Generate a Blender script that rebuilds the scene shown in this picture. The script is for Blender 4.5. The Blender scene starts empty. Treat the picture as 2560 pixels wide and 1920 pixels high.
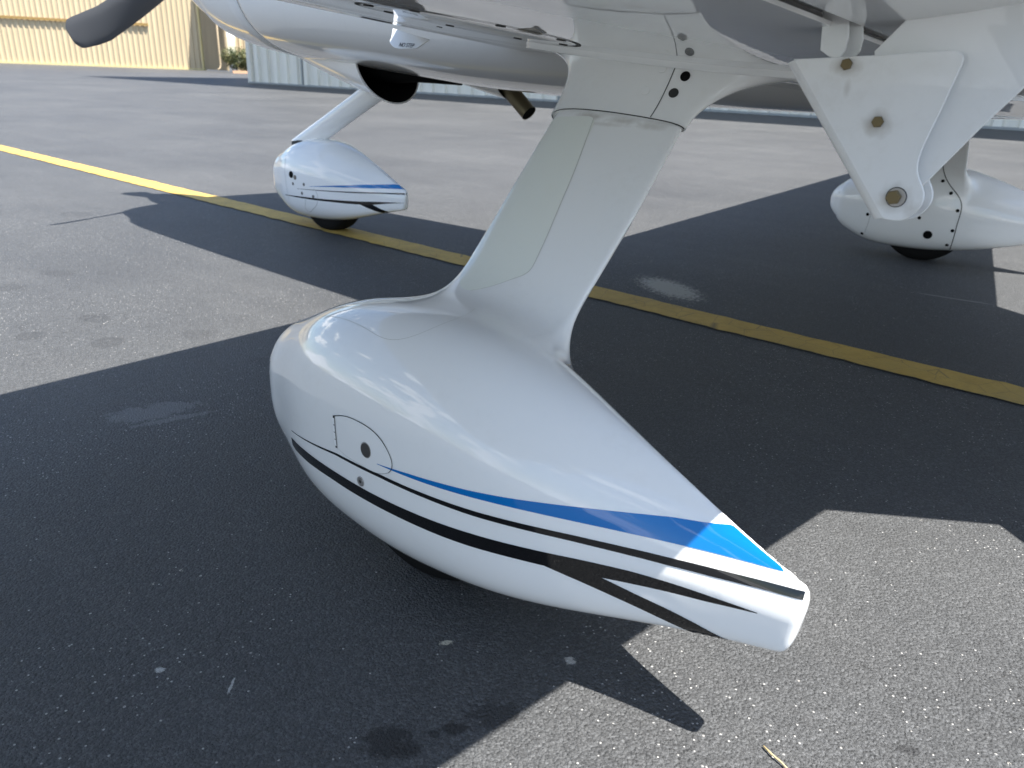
import bpy, bmesh, math, random
import numpy as np
from mathutils import Vector, Matrix
random.seed(7); rng = np.random.default_rng(7)
scene = bpy.context.scene
COL = scene.collection

# ------------------------------------------------------------------ camera
# world frame: X towards the airplane's tail, Y towards its right wing, Z up
cam_d = bpy.data.cameras.new('camera'); cam = bpy.data.objects.new('camera', cam_d); COL.objects.link(cam)
cam_d.sensor_width = 36.0; cam_d.lens = 1940 / 2560 * 36.0
cam_d.clip_start = 0.02; cam_d.clip_end = 3000
PITCH, ROLL, HEAD = math.radians(22.1), math.radians(2.2), math.atan2(0.61465, 0.78880)
rt = Vector((math.cos(HEAD), math.sin(HEAD), 0)); fw = Vector((-math.sin(HEAD), math.cos(HEAD), 0)); zz = Vector((0, 0, 1))
vf = fw * math.cos(PITCH) - zz * math.sin(PITCH); vu = fw * math.sin(PITCH) + zz * math.cos(PITCH)
cr = rt * math.cos(ROLL) + vu * math.sin(ROLL); cu = -rt * math.sin(ROLL) + vu * math.cos(ROLL)
M = Matrix((cr, cu, -vf)).transposed().to_4x4(); M.translation = (0.76025, -2.45508, 0.77183)
cam.matrix_world = M
cam_d.dof.use_dof = True; cam_d.dof.focus_distance = 1.22; cam_d.dof.aperture_fstop = 9.0
scene.camera = cam

# ------------------------------------------------------------------ sky and sun
SUN = Vector((0.48, 0.06, 1.0)).normalized()
elev = math.asin(SUN.z); az = math.atan2(SUN.x, SUN.y)
w = bpy.data.worlds.new('World'); scene.world = w; w.use_nodes = True
nt = w.node_tree; nt.nodes.clear()
sky = nt.nodes.new('ShaderNodeTexSky'); sky.sky_type = 'NISHITA'; sky.sun_disc = False
sky.sun_elevation = elev; sky.sun_rotation = az; sky.altitude = 20; sky.air_density = 1.0; sky.dust_density = .6; sky.ozone_density = 4.0; sky.air_density = 1.15
tc = nt.nodes.new('ShaderNodeTexCoord'); mp = nt.nodes.new('ShaderNodeMapping'); mp.inputs['Scale'].default_value = (1, 1, 2.6)
cn = nt.nodes.new('ShaderNodeTexNoise'); cn.inputs['Scale'].default_value = 4.2; cn.inputs['Detail'].default_value = 9; cn.inputs['Roughness'].default_value = .58
crp = nt.nodes.new('ShaderNodeValToRGB'); crp.color_ramp.elements[0].position = .55; crp.color_ramp.elements[1].position = .61
mx = nt.nodes.new('ShaderNodeMixRGB'); mx.inputs[2].default_value = (9.5, 9.8, 10.4, 1)
bg = nt.nodes.new('ShaderNodeBackground'); bg.inputs['Strength'].default_value = 0.09
wo = nt.nodes.new('ShaderNodeOutputWorld')
L = nt.links.new
L(tc.outputs['Generated'], mp.inputs['Vector']); L(mp.outputs[0], cn.inputs['Vector'])
spz = nt.nodes.new('ShaderNodeSeparateXYZ'); L(tc.outputs['Generated'], spz.inputs[0])
hz_ = nt.nodes.new('ShaderNodeMapRange'); hz_.inputs['From Min'].default_value = .05; hz_.inputs['From Max'].default_value = .62; hz_.inputs['To Min'].default_value = .06; hz_.inputs['To Max'].default_value = -.05; L(spz.outputs[2], hz_.inputs['Value'])
ad_ = nt.nodes.new('ShaderNodeMath'); ad_.operation = 'ADD'; L(cn.outputs['Fac'], ad_.inputs[0]); L(hz_.outputs[0], ad_.inputs[1]); L(ad_.outputs[0], crp.inputs[0])
L(crp.outputs[0], mx.inputs[0]); L(sky.outputs[0], mx.inputs[1]); L(mx.outputs[0], bg.inputs['Color']); L(bg.outputs[0], wo.inputs[0])
sd = bpy.data.lights.new('sun', 'SUN'); sd.energy = 5.0; sd.angle = math.radians(0.53); sd.color = (1, .965, .91)
so = bpy.data.objects.new('sun', sd); COL.objects.link(so)
so.rotation_euler = (-SUN).to_track_quat('-Z', 'Y').to_euler(); so.location = (6, 1, 14)

scene.view_settings.view_transform = 'Standard'; scene.view_settings.look = 'None'
scene.view_settings.gamma = 1.0; scene.view_settings.exposure = 1.56; scene.view_settings.use_curve_mapping = False
scene.render.engine = 'CYCLES'
scene.cycles.max_bounces = 7; scene.cycles.diffuse_bounces = 4; scene.cycles.glossy_bounces = 4; scene.cycles.transmission_bounces = 1; scene.cycles.caustics_reflective = False; scene.cycles.caustics_refractive = False

# ------------------------------------------------------------------ materials
def mat(name, col, rough=.5, metal=0., coat=0., spec=.5):
    m = bpy.data.materials.new(name); m.use_nodes = True
    b = m.node_tree.nodes['Principled BSDF']
    b.inputs['Base Color'].default_value = (*col, 1); b.inputs['Roughness'].default_value = rough
    b.inputs['Metallic'].default_value = metal; b.inputs['Coat Weight'].default_value = coat
    b.inputs['Coat Roughness'].default_value = .006; b.inputs['Specular IOR Level'].default_value = spec
    return m
def nd(m, t, **kw):
    n = m.node_tree.nodes.new(t)
    for k, v in kw.items():
        if k in n.inputs: n.inputs[k].default_value = v
        else: setattr(n, k, v)
    return n
def lk(m, a, b): m.node_tree.links.new(a, b)
def bsdf(m): return m.node_tree.nodes['Principled BSDF']

def paint(name, col, dirt=.5, rough=.2):
    """gloss aircraft paint: clear coat, faint orange peel, a little road film"""
    m = mat(name, col, rough, coat=1.0, spec=.12)
    tcn = nd(m, 'ShaderNodeTexCoord')
    n1 = nd(m, 'ShaderNodeTexNoise', Scale=5.0, Detail=6.0, Roughness=.6)
    n2 = nd(m, 'ShaderNodeTexNoise', Scale=70.0, Detail=4.0, Roughness=.65)
    mu = nd(m, 'ShaderNodeMath', operation='MULTIPLY'); rp = nd(m, 'ShaderNodeMapRange')
    rp.inputs['From Min'].default_value = .27; rp.inputs['From Max'].default_value = .5
    rp.inputs['To Min'].default_value = 0; rp.inputs['To Max'].default_value = .16 * dirt
    mixc = nd(m, 'ShaderNodeMixRGB'); mixc.inputs[1].default_value = (*col, 1)
    mixc.inputs[2].default_value = (col[0] * .55, col[1] * .5, col[2] * .42, 1)
    lk(m, tcn.outputs['Object'], n1.inputs['Vector']); lk(m, tcn.outputs['Object'], n2.inputs['Vector'])
    lk(m, n1.outputs['Fac'], mu.inputs[0]); lk(m, n2.outputs['Fac'], mu.inputs[1]); lk(m, mu.outputs[0], rp.inputs['Value'])
    lk(m, rp.outputs[0], mixc.inputs[0])
    vs_ = nd(m, 'ShaderNodeTexVoronoi', Scale=42.0); vc_ = nd(m, 'ShaderNodeSeparateColor'); lk(m, tcn.outputs['Object'], vs_.inputs['Vector']); lk(m, vs_.outputs['Color'], vc_.inputs[0])
    p1 = nd(m, 'ShaderNodeMath', operation='LESS_THAN'); p1.inputs[1].default_value = .022 * dirt; lk(m, vc_.outputs[0], p1.inputs[0])
    p2 = nd(m, 'ShaderNodeMath', operation='LESS_THAN'); p2.inputs[1].default_value = .05; lk(m, vs_.outputs['Distance'], p2.inputs[0])
    p3 = nd(m, 'ShaderNodeMath', operation='MULTIPLY'); lk(m, p1.outputs[0], p3.inputs[0]); lk(m, p2.outputs[0], p3.inputs[1])
    mixs = nd(m, 'ShaderNodeMixRGB'); mixs.inputs[2].default_value = (.12, .10, .07, 1); lk(m, p3.outputs[0], mixs.inputs[0]); lk(m, mixc.outputs[0], mixs.inputs[1])
    lk(m, mixs.outputs[0], bsdf(m).inputs['Base Color'])
    n3 = nd(m, 'ShaderNodeTexNoise', Scale=13.0, Detail=2.0)
    bp = nd(m, 'ShaderNodeBump', Strength=.03, Distance=.005)
    lk(m, tcn.outputs['Object'], n3.inputs['Vector']); lk(m, n3.outputs['Fac'], bp.inputs['Height'])
    lk(m, bp.outputs[0], bsdf(m).inputs['Coat Normal'])
    return m
WHITE = paint('white_gloss_paint', (.87, .87, .855), .45)
WHITE_B = paint('white_bracket_paint', (.84, .84, .825), .9, .38); bsdf(WHITE_B).inputs['Coat Weight'].default_value = .35
def bolt_stains(m, spots):
    inp = bsdf(m).inputs['Base Color']; src = inp.links[0].from_socket; ge = nd(m, 'ShaderNodeNewGeometry'); nz = nd(m, 'ShaderNodeTexNoise', Scale=90.0, Detail=4.0); lk(m, ge.outputs['Position'], nz.inputs['Vector'])
    for (x, y, z, rx, rz, st) in spots:
        mm = nd(m, 'ShaderNodeMapping', vector_type='TEXTURE'); mm.inputs['Location'].default_value = (x, y, z); mm.inputs['Scale'].default_value = (rx, 1, rz); lk(m, ge.outputs['Position'], mm.inputs['Vector'])
        ln = nd(m, 'ShaderNodeVectorMath', operation='LENGTH'); lk(m, mm.outputs[0], ln.inputs[0])
        ad = nd(m, 'ShaderNodeMath', operation='MULTIPLY_ADD'); ad.inputs[1].default_value = .9; lk(m, nz.outputs['Fac'], ad.inputs[0]); lk(m, ln.outputs['Value'], ad.inputs[2])
        r = nd(m, 'ShaderNodeMapRange'); r.inputs['From Min'].default_value = .7; r.inputs['From Max'].default_value = 1.5; r.inputs['To Min'].default_value = st; r.inputs['To Max'].default_value = 0.; lk(m, ad.outputs[0], r.inputs['Value'])
        mxn = nd(m, 'ShaderNodeMixRGB'); mxn.inputs[2].default_value = (.30, .25, .18, 1); lk(m, r.outputs[0], mxn.inputs[0]); lk(m, src, mxn.inputs[1]); src = mxn.outputs[0]
    lk(m, src, inp)
bolt_stains(WHITE_B, [(.5007, -1.607, .786, .016, .012, .5), (.5402, -1.607, .7345, .015, .015, .5), (.571, -1.607, .666, .017, .017, .4), (.590, -1.607, .655, .012, .012, .25), (.505, -1.607, .765, .004, .012, .25)])
WHITE_F = paint('white_fairing_paint', (.87, .87, .855), .5)
bolt_stains(WHITE_F, [(-.02, -1.25, .701, .035, .007, .45), (.045, -1.25, .697, .035, .006, .4), (.02, -1.25, .690, .05, .004, .25), (.10, -1.25, .692, .03, .008, .3), (.02, -1.7, .055, .26, .022, .3), (-.2, -1.7, .09, .10, .03, .2), (-.01, -1.79, .232, .05, .012, .14)])
BLUE = paint('blue_stripe_paint', (.0, .155, .47), .1)
BLACK = paint('black_stripe_paint', (.006, .006, .007), .0)
FILM = paint('yellowed_clear_film', (.825, .845, .78), .4, .25)
SEAM = mat('dark_seam', (.03, .03, .028), .8)
SEAL = mat('grey_sealant', (.30, .31, .29), .7)
FAINT = mat('film_edge_grime', (.45, .45, .40), .6)
CAV = mat('cavity_black', (.006, .006, .006), .95, spec=.1)  # darkness of openings and recesses put into the colour; also used on screws
RUB = mat('tyre_rubber', (.009, .0088, .0088), .85, spec=.12)
BOLT = mat('cadmium_bolt', (.20, .155, .08), .55, .7)
WASH = mat('steel_washer', (.42, .40, .38), .45, .8)
STEEL = mat('dark_steel', (.15, .145, .14), .42, .9)
EXH = mat('burnt_exhaust_steel', (.15, .125, .075), .5, .75)
PROP = mat('black_blade_paint', (.035, .037, .042), .42)
PROPT = mat('worn_grey_blade_paint', (.09, .095, .105), .5)
HINGE = mat('painted_hinge', (.85, .85, .84), .35)
GLASS = mat('dark_glass', (.01, .012, .014), .05, coat=.5)
ALU = mat('hub_steel', (.5, .5, .5), .35, 1.0)

# ------------------------------------------------------------------ object helpers
def finish(o, parent=None, smooth=True):
    COL.objects.link(o)
    if parent is not None: o.parent = parent
    if smooth:
        for p_ in o.data.polygons: p_.use_smooth = True
    return o
def mesh_obj(name, v, f, m, parent=None, smooth=True, sharp=None):
    me = bpy.data.meshes.new(name); me.from_pydata([tuple(map(float, q)) for q in v], [], [tuple(map(int, q)) for q in f]); me.update()
    me.materials.append(m)
    o = finish(bpy.data.objects.new(name, me), parent, smooth)
    if sharp is not None: me.set_sharp_from_angle(angle=math.radians(sharp))
    return o
def bm_obj(name, bm, m, parent=None, smooth=True, sharp=None):
    bmesh.ops.recalc_face_normals(bm, faces=bm.faces[:])
    me = bpy.data.meshes.new(name); bm.to_mesh(me); bm.free(); me.materials.append(m)
    o = finish(bpy.data.objects.new(name, me), parent, smooth)
    if sharp is not None: me.set_sharp_from_angle(angle=math.radians(sharp))
    return o
def tag(o, label=None, cat=None, group=None, kind=None):
    for k, v in (('label', label), ('category', cat), ('group', group), ('kind', kind)):
        if v: o[k] = v
    return o
def empty(name, loc=(0, 0, 0)):
    o = bpy.data.objects.new(name, None); COL.objects.link(o); o.location = loc; o.empty_display_size = .2; return o
def loft(name, loops, m, parent=None, cap=True, closed=True, sharp=None):
    n = len(loops[0]); v = [p for l in loops for p in l]; f = []
    for i in range(len(loops) - 1):
        for j in range(n if closed else n - 1):
            a = i * n + j; b = i * n + (j + 1) % n; f.append((a, b, b + n, a + n))
    if cap and closed:
        f.append(tuple(range(n - 1, -1, -1))); k = (len(loops) - 1) * n; f.append(tuple(range(k, k + n)))
    bm = bmesh.new(); vs = [bm.verts.new(q) for q in v]
    for q in f:
        try: bm.faces.new([vs[i] for i in q])
        except ValueError: pass
    bmesh.ops.remove_doubles(bm, verts=bm.verts[:], dist=1e-5)
    return bm_obj(name, bm, m, parent, True, sharp)
def tube(name, pts, r, m, parent=None, seg=10, cap=True):
    pts = [Vector(p_) for p_ in pts]; loops = []
    rr = r if hasattr(r, '__len__') else [r] * len(pts)
    for i, p_ in enumerate(pts):
        d = (pts[min(i + 1, len(pts) - 1)] - pts[max(i - 1, 0)]).normalized()
        a = d.cross(Vector((0, 0, 1)) if abs(d.z) < .9 else Vector((1, 0, 0))).normalized(); b = d.cross(a)
        loops.append([p_ + (a * math.cos(t) + b * math.sin(t)) * rr[i] for t in np.linspace(0, 2 * math.pi, seg, endpoint=False)])
    return loft(name, loops, m, parent, cap)
def disc(name, c, n, r, h, m, parent=None, seg=24, ry=None, bev=.25, up=None):
    """a low round head: centre, axis, radius, height; slightly chamfered"""
    n = Vector(n).normalized(); a = (Vector(up) if up else (Vector((0, 0, 1)) if abs(n.z) < .9 else Vector((1, 0, 0)))); a = (a - n * a.dot(n)).normalized(); b = n.cross(a); c = Vector(c)
    ry = ry or r; ang = np.linspace(0, 2 * math.pi, seg, endpoint=False)
    ring = lambda k, z: [c + a * (math.cos(t) * r * k) + b * (math.sin(t) * ry * k) + n * z for t in ang]
    return loft(name, [ring(1, -h * .6), ring(1, h * (1 - bev)), ring(1 - bev * h / r if h < r else .8, h)], m, parent, sharp=40)
def box(bm, x0, x1, y0, y1, z0, z1):
    v = [bm.verts.new((x, y, z)) for x in (x0, x1) for y in (y0, y1) for z in (z0, z1)]
    for q in ((0, 1, 3, 2), (4, 6, 7, 5), (0, 4, 5, 1), (2, 3, 7, 6), (0, 2, 6, 4), (1, 5, 7, 3)): bm.faces.new([v[i] for i in q])
def spline(xs, ys):
    xs = np.asarray(xs, float); ys = np.asarray(ys, float); n = len(xs); h = np.diff(xs)
    A = np.zeros((n, n)); r = np.zeros(n); A[0, 0] = A[-1, -1] = 1
    for i in range(1, n - 1):
        A[i, i - 1] = h[i - 1]; A[i, i] = 2 * (h[i - 1] + h[i]); A[i, i + 1] = h[i]
        r[i] = 6 * ((ys[i + 1] - ys[i]) / h[i] - (ys[i] - ys[i - 1]) / h[i - 1])
    m2 = np.linalg.solve(A, r)
    def fn(x):
        x = np.clip(np.asarray(x, float), xs[0], xs[-1]); i = np.clip(np.searchsorted(xs, x) - 1, 0, n - 2)
        a = (xs[i + 1] - x); b = (x - xs[i]); hh = h[i]
        return m2[i] * a ** 3 / (6 * hh) + m2[i + 1] * b ** 3 / (6 * hh) + (ys[i] / hh - m2[i] * hh / 6) * a + (ys[i + 1] / hh - m2[i + 1] * hh / 6) * b
    return fn

#GEOM-BEGIN
# ------------------------------------------------------------------ implicit shapes (wheel fairings and legs)
def smin(a, b, k):
    h = np.clip(.5 + .5 * (b - a) / k, 0, 1); return b * (1 - h) + a * h - k * h * (1 - h)
def smax(a, b, k): return -smin(-a, -b, k)
# main wheel fairing, x measured from the axle, y outwards from its own middle plane
_L0, _L1 = -.445, .592
_zt = spline([0, .05, .1, .2, .32, .45, .55, .65, .75, .85, .93, 1.0], [.236, .316, .349, .396, .427, .434, .424, .397, .361, .318, .281, .254])
_zb = spline([0, .05, .1, .2, .32, .45, .6, .75, .88, 1.0], [.222, .142, .102, .061, .048, .050, .069, .105, .139, .166])
_w = spline([0, .05, .1, .2, .32, .45, .55, .65, .75, .85, .93, 1.0], [.0, .068, .092, .123, .142, .147, .139, .116, .082, .048, .028, .013])
def f_pant(x, y, z, n=2.35, toe=1):
    u = (x - _L0) / (_L1 - _L0); uc = np.clip(u, 0, 1); y = y + .064 * toe * x
    # round the very nose with a root law
    k = np.clip(uc / .05, 1e-6, 1) ** .5; k = np.where(uc < .05, k, 1.0)
    ub = np.maximum(uc, .05)
    zm = .232 - .020 * uc; kk = np.clip((uc - .5) / .42, 0, 1); kk = kk * kk * (3 - 2 * kk); n = np.where(z > zm, n - .95 * kk, n + .65 + 1.95 * kk)
    wt = np.maximum(np.where(uc < .05, .070 * k, _w(ub)), 1e-4)
    zt = np.where(uc < .05, .236 + (.316 - .236) * k, _zt(ub)); zb = np.where(uc < .05, .222 - (.222 - .148) * k, _zb(ub))
    h = np.maximum(np.where(z > zm, zt - zm, zm - zb), 1e-4)
    g = ((np.abs(y) / wt) ** n + (np.abs(z - zm) / h) ** n) ** (1 / n)
    d = (g - 1) * .5 * (np.minimum(wt, h) + .5 * (wt + h)) * .8
    d = smax(d, x - (_L1 - .003 + .12 * (z - .215)), .012)
    return np.maximum(d, _L0 - x)
def f_leg(x, y, z, x0=-.105, c=.243, half=.0215, ay=-1.525, azz=.405):
    """swept strut: local axes s (up the strut), q (across it)"""
    s = ((y - ay) + (z - azz)) * .70711; q = (-(y - ay) + (z - azz)) * .70711
    c = c - .010 * np.clip((.22 - s) / .2, 0, 1); u = np.clip((x - x0) / c, 0, 1)
    T = half * (2.95 * np.sqrt(u) - 1.25 * u - 2.6 * u ** 2 + .9 * u ** 3) * .82
    T = np.maximum(T, 0.0)
    dx = np.maximum(np.maximum(x0 - x, x - x0 - c), 0); dq = np.abs(q) - T
    d = np.where((dx > 0) | (dq > 0), np.hypot(np.maximum(dq, 0), dx), dq) - .0072
    return smax(d, -s - .11, .03)
def f_main(x, y, z):
    return smin(f_pant(x, y + 1.65, z), f_leg(x, y, z), .080)
def grad(fn, P, e=6e-4):
    x, y, z = P.T
    return np.c_[fn(x + e, y, z) - fn(x - e, y, z), fn(x, y + e, z) - fn(x, y - e, z), fn(x, y, z + e) - fn(x, y, z - e)] / (2 * e)
def surface_nets(fn, lo, hi, h, keep=None):
    lo = np.array(lo, float); hi = np.array(hi, float); n = np.ceil((hi - lo) / h).astype(int) + 1
    ax = [lo[i] + h * np.arange(n[i]) for i in range(3)]
    X, Y_, Z = np.meshgrid(*ax, indexing='ij'); F = fn(X, Y_, Z); I = F < 0
    S = np.zeros(tuple(n - 1) + (3,)); Cn = np.zeros(tuple(n - 1))
    offs = [(0, 0, 0), (1, 0, 0), (0, 1, 0), (0, 0, 1), (1, 1, 0), (1, 0, 1), (0, 1, 1), (1, 1, 1)]
    sl = lambda A, o: A[o[0]:n[0] - 1 + o[0], o[1]:n[1] - 1 + o[1], o[2]:n[2] - 1 + o[2]]
    for a in offs:
        for b in offs:
            if sum(b) == sum(a) + 1 and all(b[i] >= a[i] for i in range(3)):
                Fa, Fb = sl(F, a), sl(F, b); m = (Fa < 0) != (Fb < 0)
                t = np.where(m, Fa / np.where(m, Fa - Fb, 1), 0)
                for i in range(3): S[..., i] += m * (a[i] + (b[i] - a[i]) * t)
                Cn += m
    act = Cn > 0; idx = -np.ones(act.shape, int); idx[act] = np.arange(act.sum())
    ijk = np.argwhere(act); V = lo + h * (ijk + S[act] / Cn[act][:, None])
    for _ in range(4):
        g = grad(fn, V); d = fn(*V.T); st = (d / np.maximum((g ** 2).sum(1), .05))[:, None] * g
        ln = np.linalg.norm(st, axis=1, keepdims=True); V = V - st * np.minimum(1, .6 * h / np.maximum(ln, 1e-9))
    Q = []
    for d in range(3):
        o1, o2 = [(1, 2), (2, 0), (0, 1)][d]
        A = I.take(range(n[d] - 1), d); B = I.take(range(1, n[d]), d)
        e = np.argwhere(A != B); e = e[(e[:, o1] > 0) & (e[:, o2] > 0) & (e[:, o1] < n[o1] - 1) & (e[:, o2] < n[o2] - 1)]
        s = A[tuple(e.T)]
        def cell(k1, k2):
            c = e.copy(); c[:, o1] -= k1; c[:, o2] -= k2; return idx[tuple(c.T)]
        q = np.c_[cell(1, 1), cell(0, 1), cell(0, 0), cell(1, 0)]
        Q.append(np.where(s[:, None], q, q[:, ::-1]))
    Q = np.concatenate(Q); Q = Q[(Q >= 0).all(1)]
    return V, Q
def cast(fn, P, D, tmax=.6, n=500):
    """march points P along D on to the surface fn = 0"""
    P = np.atleast_2d(np.asarray(P, float)); D = np.broadcast_to(np.asarray(D, float), P.shape)
    ts = np.linspace(0, tmax, n); hit = np.full(len(P), np.nan); prev = fn(*P.T); alive = prev > 0
    for a, b in zip(ts[:-1], ts[1:]):
        v = fn(*(P + D * b).T); m = alive & (v <= 0) & np.isnan(hit)
        if m.any():
            l = np.full(m.sum(), a); r_ = np.full(m.sum(), b)
            for _ in range(24):
                mid = (l + r_) / 2; vv = fn(*(P[m] + D[m] * mid[:, None]).T); l = np.where(vv > 0, mid, l); r_ = np.where(vv > 0, r_, mid)
            hit[m] = (l + r_) / 2
    return P + D * hit[:, None]
# ------------------------------------------------------------------ wing section
_lo = spline([0, .012, .04, .1, .2, .4, .6, .75, .83, .9, 1.0], [.0, -.0105, -.0150, -.0205, -.0315, -.055, -.069, -.0665, -.0565, -.0405, -.004])
_up = spline([0, .012, .04, .1, .2, .35, .5, .7, .85, 1.0], [.0, .036, .062, .093, .118, .128, .118, .077, .041, .004])
def wing_xt(y):
    a = abs(y); te = .755 - .127 * (a - 1.6)
    if a < .99: te += min(1.42 * (.99 - a), .36)
    return -.81 + .006 * (a - 1.6), te
def wing_pt(t, y, up):
    a = abs(y); le, te = wing_xt(y); c = te - le; k = min(c / 1.565, 1.03)
    cz = .925 - .055 * t
    return le + c * t, cz * 1 + (_up(t) if up else _lo(t)) * k + .0811 * (a - 1.6)
def wing_low(x, y):
    le, te = wing_xt(y); return float(wing_pt((x - le) / (te - le), y, False)[1])
#GEOM-END

# ================================================================== SETTING
# ------------------------------------------------------------------ asphalt
def asphalt():
    m = mat('sealed_asphalt', (.09, .09, .088), .62, spec=.32)
    ge = nd(m, 'ShaderNodeNewGeometry'); pos = ge.outputs['Position']
    def noise(sc, det=4., ro=.6, vec=pos):
        n = nd(m, 'ShaderNodeTexNoise', Scale=sc, Detail=det, Roughness=ro); lk(m, vec, n.inputs['Vector']); return n.outputs['Fac']
    def rng_(v, a, b, c=0., d=1.):
        r = nd(m, 'ShaderNodeMapRange'); r.inputs['From Min'].default_value = a; r.inputs['From Max'].default_value = b
        r.inputs['To Min'].default_value = c; r.inputs['To Max'].default_value = d; lk(m, v, r.inputs['Value']); return r.outputs[0]
    def math_(op, a, b):
        n = nd(m, 'ShaderNodeMath', operation=op)
        for i, q in enumerate((a, b)):
            if isinstance(q, (int, float)): n.inputs[i].default_value = q
            else: lk(m, q, n.inputs[i])
        return n.outputs[0]
    def mix(fac, a, b):
        n = nd(m, 'ShaderNodeMixRGB')
        for i, q in enumerate((fac, a, b)):
            if isinstance(q, tuple): n.inputs[i].default_value = (*q, 1)
            elif isinstance(q, (int, float)): n.inputs[i].default_value = q
            else: lk(m, q, n.inputs[i])
        return n.outputs[0]
    big = noise(.55, 3.); mid = noise(6., 4.); fine = noise(250., 3., .7)
    # stretched scuffs left by sweeping and tyres
    mpn = nd(m, 'ShaderNodeMapping'); mpn.inputs['Scale'].default_value = (.35, 2.6, 1); mpn.inputs['Rotation'].default_value = (0, 0, .35); lk(m, pos, mpn.inputs['Vector'])
    streak = noise(1.6, 4., .6, mpn.outputs[0])
    c = mix(rng_(big, .35, .68), (.074, .0765, .080), (.108, .110, .111))
    c = mix(rng_(streak, .5, .72, 0, .28), c, (.145, .144, .142))
    c = mix(rng_(mid, .3, .75, 0, .35), c, (.066, .067, .0685))
    gr = nd(m, 'ShaderNodeTexNoise', Scale=300., Detail=3., Roughness=.75); lk(m, pos, gr.inputs['Vector'])
    vb = nd(m, 'ShaderNodeTexVoronoi', Scale=230.); lk(m, pos, vb.inputs['Vector']); vbc = nd(m, 'ShaderNodeSeparateColor'); lk(m, vb.outputs['Color'], vbc.inputs[0])
    stone = rng_(math_('POWER', vbc.outputs[1], 2.2), 0., 1., .82, 1.4)
    gain = math_('MULTIPLY', math_('MULTIPLY', rng_(gr.outputs['Fac'], .32, .68, .52, 1.42), stone), .79)
    gv = nd(m, 'ShaderNodeVectorMath', operation='SCALE'); lk(m, c, gv.inputs[0]); lk(m, gain, gv.inputs['Scale']); c = gv.outputs[0]
    # pale stone flecks where the seal coat has worn, in drifts
    vo = nd(m, 'ShaderNodeTexVoronoi', Scale=85.); lk(m, pos, vo.inputs['Vector'])
    vr = nd(m, 'ShaderNodeSeparateColor'); lk(m, vo.outputs['Color'], vr.inputs[0])
    drift = rng_(noise(1.4, 5., .7), .46, .66, .0, .17)
    pick = math_('LESS_THAN', vr.outputs[0], math_('ADD', drift, .004))
    rad = math_('LESS_THAN', vo.outputs['Distance'], math_('MULTIPLY', vr.outputs[1], .21))
    fleck = math_('MULTIPLY', pick, rad)
    c = mix(math_('MULTIPLY', fleck, .85), c, (.36, .345, .325))
    vo3 = nd(m, 'ShaderNodeTexVoronoi', Scale=230.); lk(m, pos, vo3.inputs['Vector']); vr3 = nd(m, 'ShaderNodeSeparateColor'); lk(m, vo3.outputs['Color'], vr3.inputs[0])
    tiny = math_('MULTIPLY', math_('LESS_THAN', vr3.outputs[0], math_('ADD', math_('MULTIPLY', drift, .5), .005)), math_('LESS_THAN', vo3.outputs['Distance'], .36))
    c = mix(math_('MULTIPLY', tiny, .8), c, (.45, .44, .42))
    vo2 = nd(m, 'ShaderNodeTexVoronoi', Scale=27.); lk(m, pos, vo2.inputs['Vector'])
    vr2 = nd(m, 'ShaderNodeSeparateColor'); lk(m, vo2.outputs['Color'], vr2.inputs[0])
    big_f = math_('MULTIPLY', math_('LESS_THAN', vr2.outputs[0], .02), math_('LESS_THAN', math_('ADD', vo2.outputs['Distance'], math_('MULTIPLY', noise(300., 3.), .5)), .32))
    c = mix(math_('MULTIPLY', big_f, .8), c, (.50, .47, .42))
    # cracks of the seal coat
    vc = nd(m, 'ShaderNodeTexVoronoi', Scale=6., feature='DISTANCE_TO_EDGE')
    dv = nd(m, 'ShaderNodeVectorMath', operation='ADD'); dn = nd(m, 'ShaderNodeTexNoise', Scale=14., Detail=5.); lk(m, pos, dn.inputs['Vector'])
    dsc = nd(m, 'ShaderNodeVectorMath', operation='SCALE'); dsc.inputs['Scale'].default_value = .12; lk(m, dn.outputs['Color'], dsc.inputs[0])
    lk(m, pos, dv.inputs[0]); lk(m, dsc.outputs[0], dv.inputs[1]); lk(m, dv.outputs[0], vc.inputs['Vector'])
    crack = math_('MULTIPLY', rng_(vc.outputs['Distance'], .0, .008, 1, 0), rng_(noise(1.7, 2.), .5, .6))
    c = mix(math_('MULTIPLY', crack, .75), c, (.02, .02, .02))
    # individual marks with their own place: (x, y, rx, ry, rotation, colour, strength, ragged)
    sep = nd(m, 'ShaderNodeSeparateXYZ'); lk(m, pos, sep.inputs[0])
    rag = noise(38., 5., .7); rag2 = noise(16., 4., .7); rag3 = noise(170., 4., .7); rag4 = noise(70., 5., .75)
    for (x, y, rx, ry, ro, col, st, rg) in MARKS:
        mm = nd(m, 'ShaderNodeMapping', vector_type='TEXTURE'); mm.inputs['Location'].default_value = (x, y, 0)
        mm.inputs['Rotation'].default_value = (0, 0, ro); mm.inputs['Scale'].default_value = (rx, ry, 1e4); lk(m, pos, mm.inputs['Vector'])
        ln = nd(m, 'ShaderNodeVectorMath', operation='LENGTH'); lk(m, mm.outputs[0], ln.inputs[0])
        dd = math_('ADD', ln.outputs['Value'], math_('MULTIPLY', math_('SUBTRACT', rag3 if rg == 3 else rag4 if rg == 4 else rag if rg > 1 else rag2, .5), 2.8 if rg == 3 else 3.0 if rg == 4 else 2.2 * rg if rg <= 1 else 1.4 * rg))
        c = mix(rng_(dd, .75, 1.0 if rg <= 1 else 1.15, st, 0), c, col)
    lk(m, c, bsdf(m).inputs['Base Color'])
    lk(m, rng_(math_('ADD', fine, math_('MULTIPLY', big, .35)), .3, .95, .42, .68), bsdf(m).inputs['Roughness'])
    hgt = math_('ADD', math_('MULTIPLY', fine, 1.3), math_('MULTIPLY', vb.outputs['Distance'], -.8))
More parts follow.
